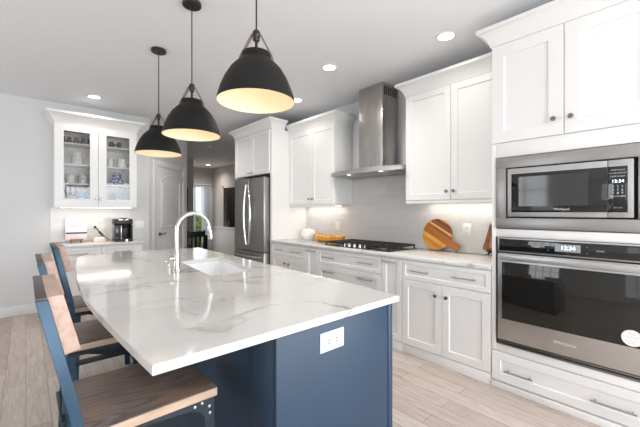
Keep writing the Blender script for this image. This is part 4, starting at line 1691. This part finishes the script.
def ew_extra(t):
    MB().lathe([(.0875, .040), (.092, .030), (.084, .006), (.06, .0), (.0, .0)], n=28).build('base_band', M['blueband'], t, origin=(0, 0, 0))
    MB().lathe([(.0515, .128), (.054, .128), (.058, .140), (.054, .140)], n=28, close=True).build('rim_band', M['blueband'], t, origin=(0, 0, 0))


lathe_thing('pitcher', 'squat blue and white jug with dark blue base in the hutch', 'pitcher', .985, 5.55, S2,
            [(0, .001), (.075, .001), (.088, .03), (.084, .055), (.058, .10), (.050, .130), (.060, .172), (.066, .178), (.062, .178), (.046, .13), (.054, .10), (0, .03)], M['bluewhite'], extra=ew_extra)
lathe_thing('bowl', 'pale blue and white cup at the bottom of the hutch right door', 'cup', .985, 5.51, S1,
            [(0, 0), (.038, 0), (.038, .085), (.056, .10), (.060, .155), (.057, .155), (.052, .105), (0, .095)], M['paleblue'], handle=(1, .054, .10, .145, .005))

# things on the hutch counter
ZC = .9146
ck_ = thing('cookbook', 'pale pink cookbook with navy band standing upright on a wooden easel', 'book', (.51, 5.56, ZC + .040))
m = MB().box(-.118, .118, -.010, -.0085, .0, .285, .0004).box(-.118, .118, .0085, .010, .0, .285, .0004).box(-.118, -.115, -.010, .010, 0, .285)
bc = m.build('cover', M['book'], ck_, origin=(0, 0, 0))
MB().box(-.114, .114, -.0083, .0083, .004, .281).build('pages', M['paper'], ck_, origin=(0, 0, 0))
MB().box(-.112, .118, -.0108, -.0101, .078, .100).build('cover_band', M['bookband'], bc, origin=(0, 0, 0))
text('title_text', 'Magnolia', .044, (.515, 5.56 - .0104, ZC + .04 + .185), 'y', M['print'], bc, extrude=.0003, shear=.15, width=.85)
ck_.rotation_euler = (math.radians(-9), 0, 0)
es = thing('book_easel', 'small brown wooden easel holding the pale pink cookbook', 'easel', (.51, 5.54, ZC))
m = MB()
m.box(-.075, .065, -.040, .025, .026, .038, .002).box(-.075, .065, -.046, -.038, .026, .052, .002)
m.build('ledge', M['easelwood'], es, origin=(0, 0, 0))
for x in (-.060, .050):
    MB().box(x - .012, x + .012, -.034, -.012, 0, .0258, .002).build('foot', M['easelwood'], es, origin=(0, 0, 0))
m = MB()
for x in (-.05, .04):
    m.prism([(.040, .02), (.055, .02), (.095, .20), (.083, .20)], x - .006, x + .006, 'YZ')
m.box(-.056, .046, .026, .058, .026, .037)
m.build('back_rest', M['easelwood'], es, origin=(0, 0, 0))
cd = thing('wax_block', 'low cream wax block candle between cookbook and coffee maker', 'candle', (.765, 5.50, ZC))
MB().box(-.068, .068, -.040, .040, 0, .062, .012, 3).build('body', M['cream'], cd, origin=(0, 0, 0))
MB().tube([(0, 0, .061), (.002, 0, .072)], .002, 6).build('wick', M['dark'], cd, origin=(0, 0, 0))

km = thing('coffee_maker', 'black pod coffee maker with silver handle on the hutch counter', 'coffee maker', (1.035, 5.44, ZC + .001))
O = dict(origin=(0, 0, 0))
MB().box(-.112, .112, -.120, .125, 0.002, .028, .008).build('base', M['black'], km, **O)
MB().box(-.110, -.040, -.10, .12, .0285, .2305, .012).build('water_tank', M['smoke'], km, **O)
m = MB().box(-.039, .112, .015, .12, .0285, .23, .006).box(.088, .112, -.10, .014, .0285, .23, .006)
m.build('back_column', M['black'], km, **O)
m = MB().box(-.115, .117, -.095, .125, .231, .318, .022, 4)
hd_ = m.build('brew_head', M['black'], km, **O)
m = MB().lathe([(0, 0), (.058, 0), (.055, .02), (.040, .030), (0, .032)], (.005, -.06, .303), 24)
m.build('lid', M['black'], hd_, **O)
pts = [(-.070, -.02, .300), (-.068, -.075, .305), (-.048, -.113, .300), (0, -.122, .297), (.048, -.113, .300), (.068, -.075, .305), (.070, -.02, .300)]
MB().tube(pts, .011, 8).build('lift_handle', M['chrome'], km, **O)
MB().lathe([(0, .18), (.030, .185), (.042, .231), (0, .231)], (.03, -.045, 0), 20).build('pod_holder', M['black'], km, **O)
m = MB().box(-.039, -.028, -.104, -.085, .03, .230, .003)
m.build('silver_trim', M['chrome'], km, **O)
m = MB().box(-.025, .085, -.112, .005, .0285, .042, .006)
m.build('drip_tray', M['smoke'], km, **O)
MB().lathe([(0, 0), (.016, 0), (.016, .003), (0, .003)], (.03, -.1205, .014), 16, '-Y').build('badge', M['chrome'], km, **O)
cord = thing('power_cord', 'black power cord and plug from the wall outlet to the coffee maker', 'cord', (.745, 5.745, 1.115))
m = MB()
yw = YB - .0202
m.tube([(.745, yw - .028, 1.114), (.765, yw - .05, 1.09), (.80, yw - .055, 1.03), (.84, yw - .055, .985), (.87, yw - .06, .955), (.90, yw - .08, .935), (.91, yw - .10, .925)], .006, 8)
m.tube([(.79, yw - .054, 1.045), (.835, yw - .055, .99)], .013, 8)
m.build('cable', M['black'], cord)
MB().box(.730, .760, yw - .030, yw, 1.100, 1.128, .004).build('plug', M['black'], cord)

# ------------------------------------------------------------------ things on the range worktop
ZW = .9206
tu = thing('tureen', 'white lidded ceramic pot on the worktop beside the refrigerator panel', 'pot', (3.19, 3.875, ZW))
MB().lathe([(0, 0), (.070, 0), (.074, .008), (.104, .045), (.110, .075), (.104, .108), (.098, .112), (.09, .10), (0, .02)], n=36).build('pot_body', M['ceramic'], tu, **O)
l_ = MB().lathe([(.080, .1125), (.106, .1125), (.104, .122), (.075, .146), (.030, .160), (0, .162)], n=36).build('lid', M['ceramic'], tu, **O)
MB().lathe([(0, .161), (.010, .161), (.018, .176), (.012, .188), (0, .190)], n=20).build('lid_knob', M['ceramic'], l_, **O)
for s in (-1, 1):
    pts = [(0, s * (.098 + .030 * math.sin(PI * k / 8)), .098 - .022 * math.cos(PI * k / 8) * 1.0 - .01) for k in range(9)]
    MB().tube(pts, .008, 8).build('handle', M['ceramic'], tu, **O)

ab = thing('dough_bowl', 'long amber wooden bowl lying on the worktop left of the cooktop', 'bowl', (3.13, 3.365, ZW))
b = bmesh.new()
rings = []
for (ra, rb, z) in ((.20, .055, .0), (.265, .085, .018), (.300, .115, .055), (.307, .122, .086), (.298, .112, .089), (.28, .098, .058), (.24, .065, .028), (.10, .03, .022)):
    rings.append([b.verts.new((rb * math.sin(2 * PI * k / 48), ra * math.cos(2 * PI * k / 48), z + .006 * (z > .05) * math.cos(4 * PI * k / 48))) for k in range(48)])
for p, q in zip(rings[:-1], rings[1:]):
    for i in range(48):
        j = (i + 1) % 48
        b.faces.new((p[i], p[j], q[j], q[i]))
b.faces.new(rings[0])
b.faces.new(rings[-1])
MB().add(b).build('bowl_body', M['amber'], ab, **O)
MB().tube([(-.1225, -.01, .060), (-.105, -.01, .060)], .010, 10).build('grip_hole', M['walnut'], ab, **O)

# round striped board leaning on the tiles
R0 = .166
b = bmesh.new()
poly = []
hw2 = .037
a_s = math.asin(hw2 / R0)
for k in range(61):
    a = a_s + (2 * PI - 2 * a_s) * k / 60
    poly.append((R0 * math.cos(a), R0 * math.sin(a)))
hl = .283
poly += [(R0 + .02, -hw2 * .95), (hl - .008, -hw2 * 1.02), (hl, -hw2 * .85), (hl, hw2 * .85), (hl - .008, hw2 * 1.02), (R0 + .02, hw2 * .95)]
mbd = MB().prism(poly, -.009, .009, 'XY', .003)
cbd = mbd.build('cutting_board', M['cutboard'], None)
tag(cbd, 'round striped wooden cutting board with a handle leaning against the tiles', 'cutting board')
tilt = math.radians(8)
ha = math.radians(-29)
X = Vector((0, -math.cos(ha), math.sin(ha)))       # handle direction in the upright board plane
Y = Vector((0, -math.cos(ha + PI / 2), math.sin(ha + PI / 2)))
Z = X.cross(Y)
rotm = Matrix((X, Y, Z)).transposed()
tl_ = Matrix.Rotation(tilt, 3, 'Y')
cbd.matrix_world = Matrix.Translation((XW - .012 - .012 - .024, 1.842, ZW + R0 * math.cos(tilt) + .006)) @ (tl_ @ rotm).to_4x4()

orn = thing('table_ornament', 'red and brown patterned cone ornament on black feet beside the oven cabinet', 'ornament', (3.25, 1.271, ZW))
MB().lathe([(0, .048), (.035, .050), (.072, .062), (.070, .075), (.036, .19), (.004, .305), (0, .306)], n=8).build('cone', M['plate'], orn, **O)
MB().lathe([(.0645, .082), (.0685, .082), (.0525, .142), (.0485, .142)], n=8, close=True, a0=-PI * .95, a1=PI * .25).build('red_band', M['plate_red'], orn, **O)
m = MB().lathe([(0, .030), (.014, .030), (.045, .0475), (0, .0478)], n=16)
for k in range(4):
    a = PI / 4 + k * PI / 2
    m.tube([(.008 * math.cos(a), .008 * math.sin(a), .034), (.030 * math.cos(a), .030 * math.sin(a), .018), (.045 * math.cos(a), .045 * math.sin(a), .005)], .005, 8)
m.build('footed_stand', M['black'], orn, **O)

# ------------------------------------------------------------------ dining end of the hall
pf = thing('picture_frame', 'dark framed picture hanging on the hall wall by the pantry', 'picture', (3.15, 9.47, 1.68))
m = MB()
for a, b_, c, d in ((2.90, 3.41, 1.35, 1.40), (2.90, 3.41, 1.96, 2.01), (2.90, 2.95, 1.40, 1.96), (3.36, 3.41, 1.40, 1.96)):
    m.box(a, b_, 9.440, 9.469, c, d)
m.build('frame', M['dark'], pf)
MB().box(2.95, 3.36, 9.458, 9.468, 1.40, 1.96).build('print', M['photo'], pf)

cu_ = thing('curtain', 'sheer white curtain panel hanging at the hall window', 'curtain', (4.56, 10.98, .05))
b = bmesh.new()
lo, hi = [], []
for k in range(61):
    q = k / 60
    x = 4.40 + .34 * q
    y = 10.98 + .018 * math.sin(q * 2 * PI * 6)
    lo.append(b.verts.new((x, y, .05)))
    hi.append(b.verts.new((x, y, 2.20)))
for i in range(60):
    b.faces.new((lo[i], lo[i + 1], hi[i + 1], hi[i]))
bmesh.ops.solidify(b, geom=list(b.faces), thickness=.002)
MB().add(b).build('drape', M['curtain'], cu_)
MB().tube([(3.60, 10.98, 2.215), (4.80, 10.98, 2.215)], .010, 8).build('rod', M['bronze'], cu_)

tb = thing('dining_table', 'black dining table standing in front of the hall window', 'table', (2.92, 8.3, 0))
MB().box(2.45, 3.38, 7.95, 8.75, .72, .755, .004).build('tabletop', M['black'], tb)
for x in (2.50, 3.33):
    for y in (8.0, 8.70):
        MB().box(x - .025, x + .025, y - .025, y + .025, 0, .7195).build('leg', M['black'], tb)


def chair(label, x, y, rot, mat):
    t = thing('dining_chair', label, 'chair', (x, y, 0), 'dining chairs in the hall')
    MB().box(-.21, .21, -.21, .21, .43, .465, .008).build('seat', mat, t, **O)
    for sx in (-1, 1):
        for sy in (-1, 1):
            MB().box(sx * .185 - .018, sx * .185 + .018, sy * .185 - .018, sy * .185 + .018, 0, .4295).build('leg', mat, t, **O)
    m = MB()
    for sx in (-1, 1):
        m.prism([(.17, .466), (.205, .466), (.255, .92), (.225, .92)], sx * .185 - .015, sx * .185 + .015, 'YZ')
    m.box(-.20, .20, .212, .245, .80, .90, .004)
    for k in (-1, 0, 1):
        m.prism([(.186, .466), (.20, .466), (.236, .81), (.222, .81)], k * .09 - .012, k * .09 + .012, 'YZ')
    m.build('backrest', mat, t, **O)
    t.rotation_euler = (0, 0, rot)
    return t


chair('black dining chair at the kitchen side of the black table', 2.80, 7.50, PI, M['black'])
chair('reddish brown dining chair beyond the black table near the curtain', 3.05, 8.98, -.2, M['walnut'])
vs = thing('plant_pot', 'dark vase standing in the opening above the hall half wall', 'vase', (HX + .03, 9.85, .836))
MB().lathe([(0, 0), (.05, 0), (.075, .06), (.07, .13), (.035, .20), (.045, .24), (.04, .24), (.03, .20), (0, .1)], n=20).build('vase_body', M['bronze'], vs, **O)
hg = thing('hedge_bush', 'green and yellow bush outside the hall window', 'bush', (4.6, 13.5, -.15))
b = bmesh.new()
bmesh.ops.create_icosphere(b, subdivisions=4, radius=1.0)
for v in b.verts:
    n_ = v.co.normalized()
    v.co = Vector((n_.x * 1.6, n_.y * .7, n_.z * .75 + .55)) * (1 + random.uniform(-.10, .10))
MB().add(b).build('foliage', M['hedge'], hg, **O)
